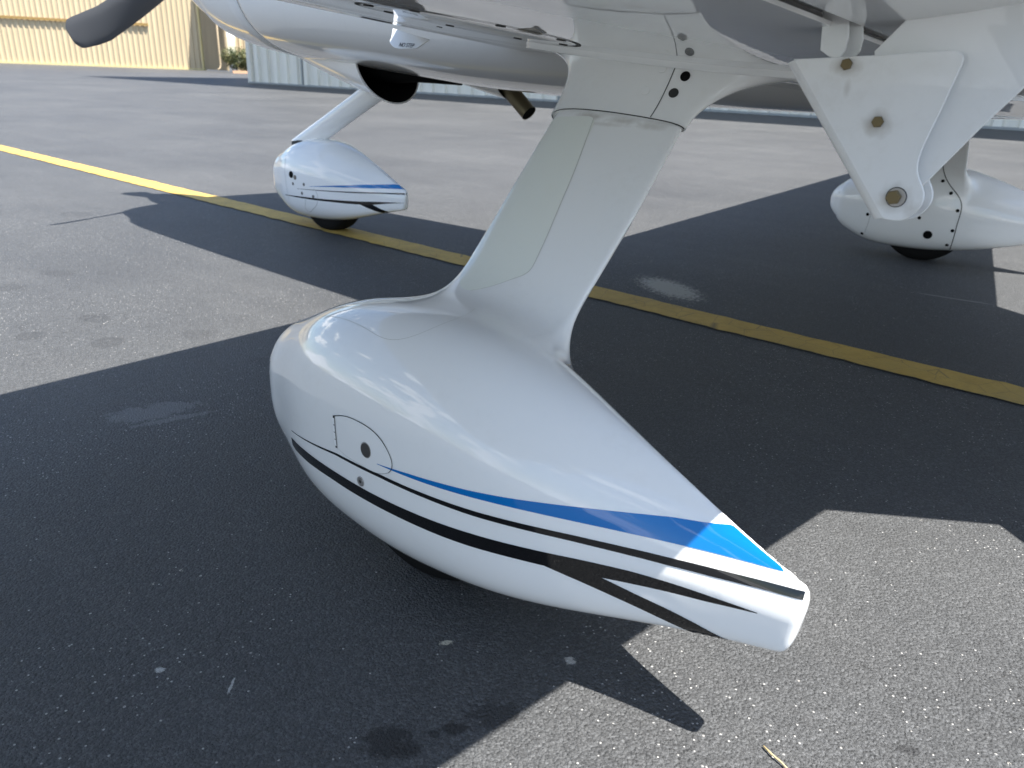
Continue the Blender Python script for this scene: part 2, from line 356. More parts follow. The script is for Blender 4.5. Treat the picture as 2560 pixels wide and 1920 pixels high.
    bp = nd(m, 'ShaderNodeBump', Strength=1.0, Distance=.0034); lk(m, hgt, bp.inputs['Height']); lk(m, bp.outputs[0], bsdf(m).inputs['Normal'])
    return m
DARK = (.020, .020, .021); PALE = (.30, .285, .255)
MARKS = [  # oil drips, a dusty patch, old drop marks in the open
    (.213, -1.975, .030, .026, .4, DARK, .95, 4), (.238, -1.966, .017, .013, .4, DARK, .9, 4), (.247, -1.928, .008, .006, 0, DARK, .85, .6),
    (.262, -1.905, .017, .010, .9, DARK, .9, 4), (.285, -1.855, .035, .022, .9, DARK, .6, 4),
    (-.587, .248, .165, .085, -.5, (.40, .38, .33), .95, 4), (.712, -1.561, .02, .008, .5, DARK, .6, 1), (.145, -1.797, .010, .005, .9, (.5, .47, .38), .9, 3), (.302, -1.709, .008, .007, .9, (.5, .48, .44), .9, 3),
    (-.11, -2.091, .007, .005, .4, (.5, .5, .48), .9, 3), (-.012, -2.045, .002, .014, .7, (.5, .5, .48), .8, 3),
    (-1.45, -1.515, .055, .05, .4, DARK, .3, .5), (-1.70, -1.44, .055, .05, .4, DARK, .3, .5), (-1.66, -1.64, .05, .045, .4, DARK, .28, .5), (-2.34, -1.28, .09, .05, .4, DARK, .28, .5),
    (-1.34, -1.30, .06, .05, .4, DARK, .22, .5), (-2.25, -1.47, .07, .05, .4, DARK, .25, .5), (-3.5, -.7, .1, .06, .4, DARK, .2, .5), (-1.0, -1.3, .05, .04, .4, DARK, .25, .5),
    (-.91, -1.675, .10, .045, 1.25, (.17, .17, .175), .6, 1.8), (-.84, -1.665, .09, .012, 1.25, (.17, .17, .175), .6, 1.6),
    (.28, .937, .15, .006, .12, (.28, .28, .27), .8, .5)]
g = 900
apron = mesh_obj('asphalt_apron', [(-g, -g, 0), (g, -g, 0), (g, g, 0), (-g, g, 0)], [(0, 1, 2, 3)], asphalt(), smooth=False)
tag(apron, kind='structure')

# ------------------------------------------------------------------ painted taxi line
def line_paint():
    m = mat('worn_yellow_paint', (.55, .36, .05), .6, spec=.3)
    ge = nd(m, 'ShaderNodeNewGeometry'); n = nd(m, 'ShaderNodeTexNoise', Scale=9., Detail=7., Roughness=.7); lk(m, ge.outputs['Position'], n.inputs['Vector'])
    n2 = nd(m, 'ShaderNodeTexNoise', Scale=150., Detail=4., Roughness=.7); lk(m, ge.outputs['Position'], n2.inputs['Vector'])
    r = nd(m, 'ShaderNodeValToRGB'); e = r.color_ramp.elements; e[0].position = .3; e[0].color = (.42, .275, .065, 1); e[1].position = .6; e[1].color = (.55, .36, .085, 1)
    lk(m, n.outputs['Fac'], r.inputs[0])
    r2 = nd(m, 'ShaderNodeMapRange'); r2.inputs['From Min'].default_value = .62; r2.inputs['From Max'].default_value = .72; r2.inputs['To Max'].default_value = .75
    lk(m, n2.outputs['Fac'], r2.inputs['Value'])
    mx_ = nd(m, 'ShaderNodeMixRGB'); mx_.inputs[2].default_value = (.09, .085, .075, 1); lk(m, r2.outputs[0], mx_.inputs[0]); lk(m, r.outputs[0], mx_.inputs[1])
    vc = nd(m, 'ShaderNodeTexVoronoi', Scale=11., feature='DISTANCE_TO_EDGE'); lk(m, ge.outputs['Position'], vc.inputs['Vector'])
    rc = nd(m, 'ShaderNodeMapRange'); rc.inputs['From Max'].default_value = .012; rc.inputs['To Min'].default_value = .7; rc.inputs['To Max'].default_value = 0.; lk(m, vc.outputs['Distance'], rc.inputs['Value'])
    m3 = nd(m, 'ShaderNodeMixRGB'); m3.inputs[2].default_value = (.10, .09, .07, 1); lk(m, rc.outputs[0], m3.inputs[0]); lk(m, mx_.outputs[0], m3.inputs[1])
    n4 = nd(m, 'ShaderNodeTexNoise', Scale=2.2, Detail=5., Roughness=.7); lk(m, ge.outputs['Position'], n4.inputs['Vector'])
    r4 = nd(m, 'ShaderNodeMapRange'); r4.inputs['From Min'].default_value = .5; r4.inputs['From Max'].default_value = .75; r4.inputs['To Max'].default_value = .55; lk(m, n4.outputs['Fac'], r4.inputs['Value'])
    m4 = nd(m, 'ShaderNodeMixRGB'); m4.inputs[2].default_value = (.30, .225, .085, 1); lk(m, r4.outputs[0], m4.inputs[0]); lk(m, m3.outputs[0], m4.inputs[1])
    lk(m, m4.outputs[0], bsdf(m).inputs['Base Color'])
    bp = nd(m, 'ShaderNodeBump', Strength=.6, Distance=.003); lk(m, n2.outputs['Fac'], bp.inputs['Height']); lk(m, bp.outputs[0], bsdf(m).inputs['Normal'])
    return m
LA, LB, LWID = Vector((-6.9, .17)), Vector((-.63, -.03)), .145
d = (LB - LA).normalized(); nn = Vector((-d.y, d.x)); v = []; f = []
steps = np.linspace(-14, 22, 721)
for i, s in enumerate(steps):
    for sg in (-1, 1):
        q = LA + d * s + nn * (sg * (LWID / 2 + rng.normal(0, .0032))); v.append((q.x, q.y, .004))
    if i: f.append((2 * i - 2, 2 * i - 1, 2 * i + 1, 2 * i))
tag(mesh_obj('painted_line', v, f, line_paint(), smooth=False), kind='structure')

# ------------------------------------------------------------------ hangars
def sheet_metal(name, col, col2, rough=.5):
    m = mat(name, col, rough, spec=.4)
    ge = nd(m, 'ShaderNodeNewGeometry'); mpn = nd(m, 'ShaderNodeMapping'); mpn.inputs['Scale'].default_value = (1.2, 1.2, .16); lk(m, ge.outputs['Position'], mpn.inputs['Vector'])
    n = nd(m, 'ShaderNodeTexNoise', Scale=2.2, Detail=6., Roughness=.65); lk(m, mpn.outputs[0], n.inputs['Vector'])
    r = nd(m, 'ShaderNodeValToRGB'); e = r.color_ramp.elements; e[0].position = .32; e[0].color = (*col2, 1); e[1].position = .62; e[1].color = (*col, 1)
    lk(m, n.outputs['Fac'], r.inputs[0]); lk(m, r.outputs[0], bsdf(m).inputs['Base Color']); return m
CREAM = sheet_metal('cream_sheet_metal', (.56, .455, .295), (.50, .40, .255))
TAN_SHADE = sheet_metal('tan_shade_sheet_metal', (.34, .27, .17), (.28, .22, .14))  # darker cream: return wall's shade put into the colour; downpipe shares it
GREY = sheet_metal('bounce_tinted_sheet_metal', (.80, .76, .65), (.70, .66, .56))  # warm pale base stands in for light bounced off the sunlit ground
TRIM = mat('trim_cream', (.62, .52, .26), .5); BROWN = mat('brown_rail', (.30, .19, .06), .6)
ROOF = mat('galvanised_roof', (.5, .5, .5), .45, .3); CONC = mat('concrete_edge', (.24, .225, .195), .85); TERR = mat('terracotta_edging', (.55, .33, .2), .8)
def ribbed(name, a, b, z0, z1, m, parent, pitch=.3, depth=.035, rib=.32, side=1):
    """profiled sheet wall from a to b: trapezoid ribs, real depth"""
    a = Vector((*a, 0)); b = Vector((*b, 0)); d = (b - a).normalized(); n = Vector((d.y, -d.x, 0)) * side; ln = (b - a).length
    prof = []; k = int(ln / pitch) + 1
    for i in range(k):
        s = i * pitch
        for q, h in ((0, 0), (pitch * (1 - rib) - .03, 0), (pitch * (1 - rib), depth), (pitch - .03, depth)):
            if s + q <= ln: prof.append((s + q, h))
    prof.append((ln, 0)); v = []; f = []
    for s, h in prof:
        p_ = a + d * s + n * h; v += [(p_.x, p_.y, z0), (p_.x, p_.y, z1)]
    for i in range(len(prof) - 1): f.append((2 * i, 2 * i + 2, 2 * i + 3, 2 * i + 1))
    k0 = len(v)
    for s in (0, ln):
        p_ = a + d * s - n * .12; v += [(p_.x, p_.y, z0), (p_.x, p_.y, z1)]
    e = 2 * (len(prof) - 1); f += [(k0, 0, 1, k0 + 1), (e, k0 + 2, k0 + 3, e + 1), (k0 + 2, k0, k0 + 1, k0 + 3)]
    return mesh_obj(name, v, f, m, parent, smooth=False)
def bar(name, a, b, w_, h_, m, parent):
    """square bar between two 3d points"""
    a = Vector(a); b = Vector(b); d = (b - a).normalized(); s = d.cross(Vector((0, 0, 1)) if abs(d.z) < .9 else Vector((1, 0, 0))).normalized(); u_ = s.cross(d)
    return loft(name, [[p_ + s * (i * w_ / 2) + u_ * (j * h_ / 2) for i, j in ((-1, -1), (1, -1), (1, 1), (-1, 1))] for p_ in (a, b)], m, parent, sharp=30)
# cream hangar: sunlit front, shaded return wall, second sunlit bay behind the hedge
C0, C1, C2 = Vector((-54.47, 17.52)), Vector((-46.40, 26.02)), Vector((-43.2, 25.55))
cd = (C1 - C0).normalized(); Cm = C0 - cd * 26
ch = empty('cream_hangar', (C1.x, C1.y, 0))
def put(o, par):
    o.parent = par; o.matrix_parent_inverse = Matrix.Translation(-par.location); return o
H = 6.2
put(ribbed('front_wall', Cm, C1, .06, H, CREAM, None, .305, .05), ch)
put(ribbed('return_wall', C1 + Vector((.05, -.02)), C2, .06, H, TAN_SHADE, None, .15, .03), ch)
put(bar('corner_trim', (C1.x + .03, C1.y - .05, 0), (C1.x + .03, C1.y - .05, H), .16, .16, TRIM, None), ch)
nf = Vector((cd.y, -cd.x)); e0 = C0 - cd * 20 + nf * .1; e1 = C1 - cd * 3.0 + nf * .1
put(bar('rail', (e0.x, e0.y, 2.76), (e1.x, e1.y, 2.44), .1, .14, BROWN, None), ch)
put(bar('base_trim', (*(Cm + nf * .06), .05), (*(C1 + nf * .06), .05), .1, .1, TRIM, None), ch)
put(tube('downpipe', [(C2.x - .35, C2.y - .22, H), (C2.x - .35, C2.y - .22, .35), (C2.x - .3, C2.y - .3, .18), (C2.x - .22, C2.y - .5, .1)], .05, TAN_SHADE, None), ch)
B0, B1 = Vector((-45.0, 27.4)), Vector((-38.0, 36.0))
put(ribbed('rear_bay_wall', B0, B1, .0, H, CREAM, None, .305, .05), ch)
rv = [(*(Cm - nf * 14), H + 2), (*(Cm + nf * .5), H), (*(C1 + nf * .5), H), (*(C1 - nf * 14), H + 2)]
put(loft('roof', [[Vector(q) for q in rv], [Vector(q) + Vector((0, 0, .12)) for q in rv]], ROOF, None, sharp=30), ch)
tag(ch, 'sunlit cream ribbed metal hangar with brown rail behind the propeller', 'hangar')
# wall lamp of the hangar
# grey hangar, its face in shade under a deep eave added out of view to shade the ground
G0, G1 = Vector((-23.71, 14.04)), Vector((-1.37, 16.23))
gd = (G1 - G0).normalized(); G2 = G1 + gd * 30; gn = Vector((gd.y, -gd.x)); GH = 8.2
gh = empty('grey_hangar', (G0.x, G0.y, 0))
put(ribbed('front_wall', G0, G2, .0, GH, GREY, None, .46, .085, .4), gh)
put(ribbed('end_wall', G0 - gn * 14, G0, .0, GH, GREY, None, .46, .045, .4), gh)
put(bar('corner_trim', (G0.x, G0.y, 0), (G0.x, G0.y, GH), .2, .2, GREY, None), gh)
ga, gb = G0 - gd * 1.6, G2
rv = [(*(ga - gn * 14), GH + 1.6), (*(ga + gn * 2.6), GH), (*(gb + gn * 4.6), GH), (*(gb - gn * 14), GH + 1.6)]
put(loft('roof', [[Vector(q) for q in rv], [Vector(q) + Vector((0, 0, .12)) for q in rv]], ROOF, None, sharp=30), gh)
for s in (2.5, 12.0, 21.5):                                       # hangar door leaf joints
    q = G0 + gd * s + gn * .07; put(bar('door_joint', (q.x, q.y, .02), (q.x, q.y, GH - .5), .05, .06, SEAL, None), gh)
q0, q1 = G0 + gn * .1, G2 + gn * .1
put(bar('door_track', (*q0, .03), (*q1, .03), .12, .05, SEAL, None), gh)
tag(gh, 'pale grey ribbed metal hangar in shade beyond the airplane', 'hangar')
# pale concrete edge in front of the grey hangar
v0 = [G0 + gn * 4.9 + gd * 23.5, G2 + gn * 5.6, G2 + gn * 6.2, G0 + gn * 5.2 + gd * 23.5]
tag(mesh_obj('concrete_strip', [(q.x, q.y, .004) for q in v0], [(0, 1, 2, 3)], CONC, smooth=False), kind='structure')
# hedge between the hangars
hd = Vector((-40.9, 25.3)); hedge = empty('hedge', (hd.x, hd.y, 0))
LEAF = mat('hedge_leaf', (.075, .10, .03), .55); n_ = nd(LEAF, 'ShaderNodeTexNoise', Scale=3.2, Detail=4.); t_ = nd(LEAF, 'ShaderNodeNewGeometry'); lk(LEAF, t_.outputs['Position'], n_.inputs['Vector'])
r_ = nd(LEAF, 'ShaderNodeValToRGB'); r_.color_ramp.elements[0].color = (.035, .055, .018, 1); r_.color_ramp.elements[0].position = .35; r_.color_ramp.elements[1].color = (.16, .15, .05, 1); r_.color_ramp.elements[1].position = .68
lk(LEAF, n_.outputs['Fac'], r_.inputs[0]); lk(LEAF, r_.outputs[0], bsdf(LEAF).inputs['Base Color'])
lumps = [(rng.uniform(-.85, 1.4), rng.uniform(-.6, .6), rng.uniform(.35, .95), rng.uniform(.28, .5)) for _ in range(46)]
v = []; f = []
for (lx, ly, lz, lr) in lumps:
    for _ in range(260):
        q = rng.normal(size=3); q /= np.linalg.norm(q); p_ = np.array([lx, ly, lz]) + q * lr * rng.uniform(.75, 1.03)
        if p_[2] < .04: continue
        a = rng.normal(size=3); a /= np.linalg.norm(a); b = np.cross(a, q); b /= np.linalg.norm(b) + 1e-9; s = rng.uniform(.03, .06)
        k = len(v); v += [tuple(p_ - a * s), tuple(p_ + b * s * .55), tuple(p_ + a * s), tuple(p_ - b * s * .55)]; f.append((k, k + 1, k + 2, k + 3))
o = mesh_obj('foliage', v, f, LEAF, hedge, smooth=False); o['kind'] = 'stuff'
for i in range(3): tube('stem', [(-.6 + .7 * i, .05 * i, 0), (-.55 + .7 * i, 0, .35), (-.4 + .7 * i, .1, .8)], [.035, .028, .012], mat('hedge_stem', (.10, .07, .045), .9) if i == 0 else bpy.data.materials['hedge_stem'], hedge, 6)
hedge.rotation_euler = (0, 0, .75)
tag(hedge, 'clipped green hedge between the cream and grey hangars', 'hedge')
ka, kb = Vector((-39.75, 23.65)), Vector((-39.0, 25.1))
kr = bar('kerb_edging', (*ka, .06), (*kb, .06), .18, .14, TERR, None); tag(kr, 'low terracotta edging block at the foot of the hedge', 'edging')

# ================================================================== AIRPLANE
plane = empty('airplane', (0, 0, 0))
tag(plane, 'white low-wing propeller airplane with blue and black striped wheel fairings', 'airplane')
NOSE = Vector((-2.341, .032, 0))

def implicit_part(name, fn, lo, hi, h, m, parent, xf=None, mirror=False):
    V, Q = surface_nets(fn, lo, hi, h); N = grad(fn, V); N /= np.linalg.norm(N, axis=1, keepdims=True) + 1e-9
    if xf is not None: V = V + np.array(xf)
    if mirror: V = V * [1, -1, 1]; N = N * [1, -1, 1]; Q = Q[:, ::-1]
    o = mesh_obj(name, V, Q, m, parent)
    o.data.normals_split_custom_set_from_vertices([tuple(q) for q in N])
    return o

# ------------------------------------------------------------------ wheel fairings with their blended struts
def f_main_cut(x, y, z):                                           # strut ends inside its cuff
    return np.maximum(f_main(x, y, z), ((y + 1.525) + (z - .405)) * .70711 - .445)
fair_l = implicit_part('wheel_fairing', f_main_cut, (-.47, -1.83, .045), (.61, -1.17, .78), .0064, WHITE_F, plane)
fair_l['label'] = 'near main wheel fairing with blue and black stripes and blended strut'
fair_r = implicit_part('wheel_fairing', f_main_cut, (-.47, -1.83, .045), (.61, -1.17, .78), .0082, WHITE, plane, mirror=True)
fair_r['label'] = 'far main wheel fairing, plain white inboard side with screws'
NS, NXO = .925, -.02
def f_nose(x, y, z): return f_pant((x - NOSE.x - NXO) / NS, (y - NOSE.y) / .92, (z - .0) / .985, toe=0)
fair_n = implicit_part('wheel_fairing', f_nose, (NOSE.x - .46, -.16, .045), (NOSE.x + .57, .22, .46), .011, WHITE, plane)
fair_n['label'] = 'nose wheel fairing with short blue and black stripes'

# ------------------------------------------------------------------ tyres
def tyre(c, r, wd):
    prof = [(.50, .80), (.62, .98), (.80, 1.0), (.93, .90), (.985, .66), (1.0, .35), (1.0, -.35), (.985, -.66), (.93, -.90), (.80, -1.0), (.62, -.98), (.50, -.80)]
    loops = []
    for a in np.linspace(0, 2 * math.pi, 49):
        loop = []
        for (pr, pw) in prof:
            z = c[2] + r * pr * math.sin(a); x = c[0] + r * pr * math.cos(a)
            z = max(z, .002); loop.append((x, c[1] + pw * wd / 2, z))
        loops.append(loop)
    o = loft('tyre', loops, RUB, plane, cap=False)
    t = loft('wheel_hub', [[(c[0] + r * k * math.cos(a), c[1] + y, c[2] + r * k * math.sin(a)) for a in np.linspace(0, 2 * math.pi, 24, endpoint=False)] for k, y in ((.3, -wd * .36), (.5, -wd * .40), (.52, 0), (.5, wd * .40), (.3, wd * .36))], ALU, o)
tyre((0, -1.65, .187), .190, .132); tyre((0, 1.65, .187), .190, .140); tyre((NOSE.x, NOSE.y, .178), .181, .125)

# ------------------------------------------------------------------ fuselage
FX = [-2.80, -2.78, -2.70, -2.5, -2.2, -1.8, -1.2, -.5, .3, 1.0, 2.0, 3.0, 4.3, 4.95]
fk = spline(FX, [1.05, .99, .890, .825, .778, .748, .702, .682, .692, .74, .92, 1.08, 1.27, 1.36])
ft = spline(FX, [1.50, 1.55, 1.60, 1.64, 1.68, 1.72, 1.84, 2.12, 2.20, 2.08, 1.82, 1.70, 1.60, 1.55])
fwid = spline(FX, [.34, .40, .475, .54, .585, .61, .635, .65, .64, .57, .41, .27, .12, .06])
def fus_loop(x, n=72):
    k, t, w_ = float(fk(x)), float(ft(x)), float(fwid(x)); zm = k + (t - k) * .42; out = []
    e = 2.9 if -2.5 < x < 1.2 else 2.5
    for a in np.linspace(0, 2 * math.pi, n, endpoint=False):
        c, s = math.cos(a), math.sin(a); r = (abs(c) ** e + abs(s) ** e) ** (-1 / e)
        out.append((x, r * c * w_ + .012, zm + r * s * ((t - zm) if s > 0 else (zm - k))))
    return out
xs = np.concatenate([[-2.80, -2.79, -2.775, -2.74], np.linspace(-2.70, -2.2, 12), np.linspace(-2.1, 1.2, 34), np.linspace(1.4, 4.95, 18)])
CUT = -2.12
loft('cowling', [fus_loop(x) for x in xs if x < CUT] + [fus_loop(CUT)], WHITE, plane, cap=True)
def shell_loop(x): return fus_loop(x)
loft('fuselage', [fus_loop(CUT + .006)] + [fus_loop(x) for x in xs if x > CUT], WHITE, plane, cap=True)
o = loft('cowling_joint', [[(x, (q[1] - .012) * k + .012, 1.15 + (q[2] - 1.15) * k) for q in fus_loop(CUT)] for x, k in ((CUT - .004, .998), (CUT + .010, .998))], SEAM, plane, cap=False)

# ------------------------------------------------------------------ wings, flaps, ailerons
TL, TU = .822, .90
def wing_loop(y, t1=TL, t2=TU):
    tu = t2 * (1 - np.cos(np.linspace(0, math.pi, 36))) / 2; tl = t1 * (1 - np.cos(np.linspace(0, math.pi, 48))) / 2
    up = [wing_pt(t, y, True) for t in tu[::-1]]; lo = [wing_pt(t, y, False) for t in tl[1:]]
    pts = [(q[0], y, q[1]) for q in up + lo]
    a = Vector(pts[-1]); b = Vector(pts[0])
    if t1 < .99:                                                   # cove: thin lip, then a hollow up to the upper skin
        cv = [a + Vector((.001, 0, .004)), a + Vector((-.03, 0, .008)), a + Vector((-.055, 0, .028)), a.lerp(b, .55) + Vector((-.06, 0, .0)), a.lerp(b, .85) + Vector((-.02, 0, 0)), b - Vector((0, 0, .004))]
        pts += [tuple(q) for q in cv]
    else: pts += [tuple(a.lerp(b, k)) for k in (.15, .3, .45, .6, .75, .9)]
    return pts
def flap_loop(y):
    xg, _ = wing_pt(TL, y, False); lo = [wing_pt(t, y, False) for t in np.linspace(TL + .016, 1, 16)]; up = [wing_pt(t, y, True) for t in np.linspace(1, TU + .006, 10)]
    a = Vector((lo[0][0], y, lo[0][1])); b = Vector((up[-1][0], y, up[-1][1])); pts = [(q[0], y, q[1]) for q in lo + up]
    nose = []
    for k in np.linspace(0, 1, 9)[1:-1]:
        an = math.pi * k; mid = a.lerp(b, k); nose.append(mid + Vector((-.028 * math.sin(an) ** .8, 0, .0)))
    return pts + [tuple(q) for q in nose[::-1]]
for sgn in (-1, 1):
    ys = np.concatenate([np.linspace(1.002, 2.4, 20), np.linspace(2.6, 5.55, 12)])
    tip = []
    for k, dy in ((.965, .10), (.88, .18), (.70, .24), (.4, .28)):
        base = wing_loop(sgn * 5.55); mx_ = sum(q[0] for q in base) / len(base) + .1; mz = sum(q[2] for q in base) / len(base)
        tip.append([(mx_ + (q[0] - mx_) * (.35 + .65 * k), sgn * (5.55 + dy), mz + .03 * dy + (q[2] - mz) * k) for q in base])
    wg = loft('wing', [wing_loop(sgn * y) for y in ys] + tip, WHITE, plane, sharp=50)
    if sgn < 0: WING = wg
    loft('wing_root', [wing_loop(sgn * y, 1.0, 1.0) for y in (.25, .5, .6, .7, .735, .76, .8, .88, .95, .99, 1.013)], WHITE, plane, sharp=50)
    loft('flap', [flap_loop(sgn * y) for y in np.linspace(1.014, 3.3, 16)], WHITE, plane, sharp=50)
    loft('aileron', [flap_loop(sgn * y) for y in np.linspace(3.32, 5.5, 10)], WHITE, plane, sharp=50)
# tail surfaces
def slab(name, pts, th, axis, m=WHITE):
    """tapered thin surface through corner points (le0, te0, te1, le1)"""
    le0, te0, te1, le1 = [Vector(q) for q in pts]; ax = Vector(axis); loops = []
    for k in np.linspace(0, 1, 6):
        a = le0.lerp(le1, k); b = te0.lerp(te1, k); lp = []
        for t in np.linspace(0, 1, 12): lp.append(a.lerp(b, t) + ax * (th * (1 - .4 * k) * 2.6 * math.sqrt(t) * (1 - t) ** 1.0))
        for t in np.linspace(1, 0, 12)[1:-1]: lp.append(a.lerp(b, t) - ax * (th * (1 - .4 * k) * 2.6 * math.sqrt(t) * (1 - t) ** 1.0))
        loops.append(lp)
    return loft(name, loops, m, plane, sharp=50)
for sgn in (-1, 1): slab('tailplane', [(3.85, sgn * .05, 1.42), (4.75, sgn * .05, 1.42), (4.7, sgn * 1.95, 1.44), (4.12, sgn * 1.95, 1.44)], .05, (0, 0, 1))
slab('fin', [(3.55, .012, 1.55), (4.95, .012, 1.5), (5.05, .012, 2.7), (4.5, .012, 2.7)], .06, (0, 1, 0))
# windows of the cabin
for sgn in (-1, 1):
    lp = []
    for x0, x1, dz in ((-.95, .9, .0),):
        pts = []
        for x in np.linspace(x0, x1, 14): pts.append((x, 0, 1.62 - .03 * abs(x)))
        for x in np.linspace(x1 - .1, x0 + .45, 14): pts.append((x, 0, min(2.0, float(ft(x)) - .16)))
        v = []
        for (x, _, z) in pts:
            k, t, w_ = float(fk(x)), float(ft(x)), float(fwid(x)); zm = k + (t - k) * .42; r = min(abs(z - zm) / (t - zm), .999)
            v.append((x, .012 + sgn * (w_ * (1 - r ** 2.9) ** (1 / 2.9) + .004), z))
        mesh_obj('side_window', v, [tuple(range(len(v)))], GLASS, plane, smooth=False)

# ------------------------------------------------------------------ propeller
HUB = Vector((-2.88, .0, 1.33))
prop = loft('propeller', [[(x, HUB.y + r * math.cos(a), HUB.z + r * math.sin(a)) for a in np.linspace(0, 2 * math.pi, 32, endpoint=False)] for x, r in ((-3.22, .004), (-3.19, .05), (-3.12, .10), (-3.0, .145), (-2.88, .165), (-2.80, .172), (-2.79, .165))], WHITE, plane)
BP = spline([.10, .2, .35, .5, .65, .8, .9, .96, .985, 1.0], [.045, .06, .075, .082, .084, .080, .075, .068, .058, .034])
for ang in (211, 91, 331):
    a = math.radians(ang); rd = Vector((0, math.cos(a), math.sin(a))); tg = Vector((0, -math.sin(a), math.cos(a))); loops = []
    for k in np.concatenate([np.linspace(.12, .9, 14), [.93, .96, .98, .992, 1.0]]):
        c = float(BP(k)) * 1.02; tw = math.radians(62 - 46 * k); off = .018 - .035 * max(0, k - .85) / .15
        cx = tg * math.cos(tw) + Vector((-1, 0, 0)) * math.sin(tw); th = rd.cross(cx).normalized(); lp = []
        for t in np.linspace(-1, 1, 9): lp.append(HUB + rd * (k * .99) + cx * (c * t + off) + th * (.012 * (1.15 - k) * 2.2 * math.sqrt(max(0, 1 - t * t)) + .001))
        for t in np.linspace(1, -1, 9)[1:-1]: lp.append(HUB + rd * (k * .99) + cx * (c * t + off) - th * (.004 * math.sqrt(max(0, 1 - t * t))))
        loops.append(lp)
    loft('blade', loops, PROP if ang != 211 else PROPT, prop, sharp=60)

# ------------------------------------------------------------------ markings laid on the painted surfaces
def conform(fn, P, D, off):
    Q = cast(fn, P, D); N = grad(fn, np.where(np.isnan(Q), 0, Q)); N /= np.linalg.norm(N, axis=1, keepdims=True) + 1e-9
    return Q + N * off
def strips(name, fn, parent, m, pieces, y0, off=.0006, rows=5, n=60, diry=1.0):
    """paint bands: each piece = (x0, x1, top curve, bottom curve) in side view, wrapped on to the surface"""
    v = []; f = []
    for (x0, x1, top, bot) in pieces:
        X = np.linspace(x0, x1, n); zt_ = np.interp(X, *np.array(top).T); zb_ = np.interp(X, *np.array(bot).T)
        P = np.array([(x, y0, b + (t - b) * k) for x, t, b in zip(X, zt_, zb_) for k in np.linspace(0, 1, rows)])
        Q = conform(fn, P, (0, diry, 0), off); ok = ~np.isnan(Q).any(1); b0 = len(v); Q = np.where(np.isnan(Q), 0, Q); v += Q.tolist()
        for i in range(n - 1):
            for j in range(rows - 1):
                q = (i * rows + j, (i + 1) * rows + j, (i + 1) * rows + j + 1, i * rows + j + 1)
                if all(ok[k] for k in q): f.append(tuple(b0 + k for k in q))
    bm = bmesh.new(); vs = [bm.verts.new(q) for q in v]
    for q in f: bm.faces.new([vs[i] for i in q])
    bmesh.ops.delete(bm, geom=[x for x in bm.verts if not x.link_faces], context='VERTS')
    if diry < 0: bmesh.ops.reverse_faces(bm, faces=bm.faces[:])
    me = bpy.data.meshes.new(name); bm.to_mesh(me); bm.free(); me.materials.append(m)
    return finish(bpy.data.objects.new(name, me), parent)
def smooth_line(pts, n, closed=False):
    p_ = np.array(list(pts) + ([pts[0]] if closed else []), float); s = np.r_[0, np.cumsum(np.linalg.norm(np.diff(p_, axis=0), axis=1))]
    if closed:
        m_ = len(pts); ext = np.array([pts[-2], pts[-1], *pts, pts[0], pts[1], pts[2]], float); se = np.r_[0, np.cumsum(np.linalg.norm(np.diff(ext, axis=0), axis=1))]
        t = np.linspace(se[2], se[2 + m_], n + 1)[:-1]; return np.stack([spline(se, ext[:, i])(t) for i in range(ext.shape[1])], 1)
    t = np.linspace(0, s[-1], n); return np.stack([spline(s, p_[:, i])(t) for i in range(p_.shape[1])], 1)
def ribbon(name, pts, nrm, wd, m, parent, closed=False):
    """thin flat band along 3d points with given surface normals"""
    pts = np.asarray(pts); nrm = np.asarray(nrm); n = len(pts)
    tg = (np.roll(pts, -1, 0) - np.roll(pts, 1, 0)) if closed else np.gradient(pts, axis=0)
    sd_ = np.cross(tg, nrm); sd_ /= np.linalg.norm(sd_, axis=1, keepdims=True) + 1e-12; v = []; f = []
    ww = wd if hasattr(wd, '__len__') else [wd] * n
    for i in range(n): v += [pts[i] - sd_[i] * ww[i] / 2, pts[i] + sd_[i] * ww[i] / 2]
    for i in range(n if closed else n - 1): j = (i + 1) % n; f.append((2 * i, 2 * i + 1, 2 * j + 1, 2 * j))
    return mesh_obj(name, v, f, m, parent)
def seam_on(name, fn, xz, y0, wd, m, parent, closed=False, n=60, diry=1.0, off=.0008):
    L_ = smooth_line(xz, n, closed) if len(xz) > 2 else np.linspace(xz[0], xz[1], n)
    P = np.c_[L_[:, 0], np.full(n, y0), L_[:, 1]]; Q = cast(fn, P, (0, diry, 0)); ok = ~np.isnan(Q).any(1); Q = Q[ok]; N = grad(fn, Q); N /= np.linalg.norm(N, axis=1, keepdims=True)
    w_ = wd if not hasattr(wd, '__len__') else np.interp(np.linspace(0, 1, n), np.linspace(0, 1, len(wd)), wd)[ok]
    return ribbon(name, Q + N * off, N, w_, m, parent, closed and ok.all())
def stud(name, fn, x, z, y0, r, h, m, parent, diry=1.0):
    Q = cast(fn, [(x, y0, z)], (0, diry, 0)); N = grad(fn, Q)[0]; return disc(name, Q[0], N, r, h, m, parent, seg=20)

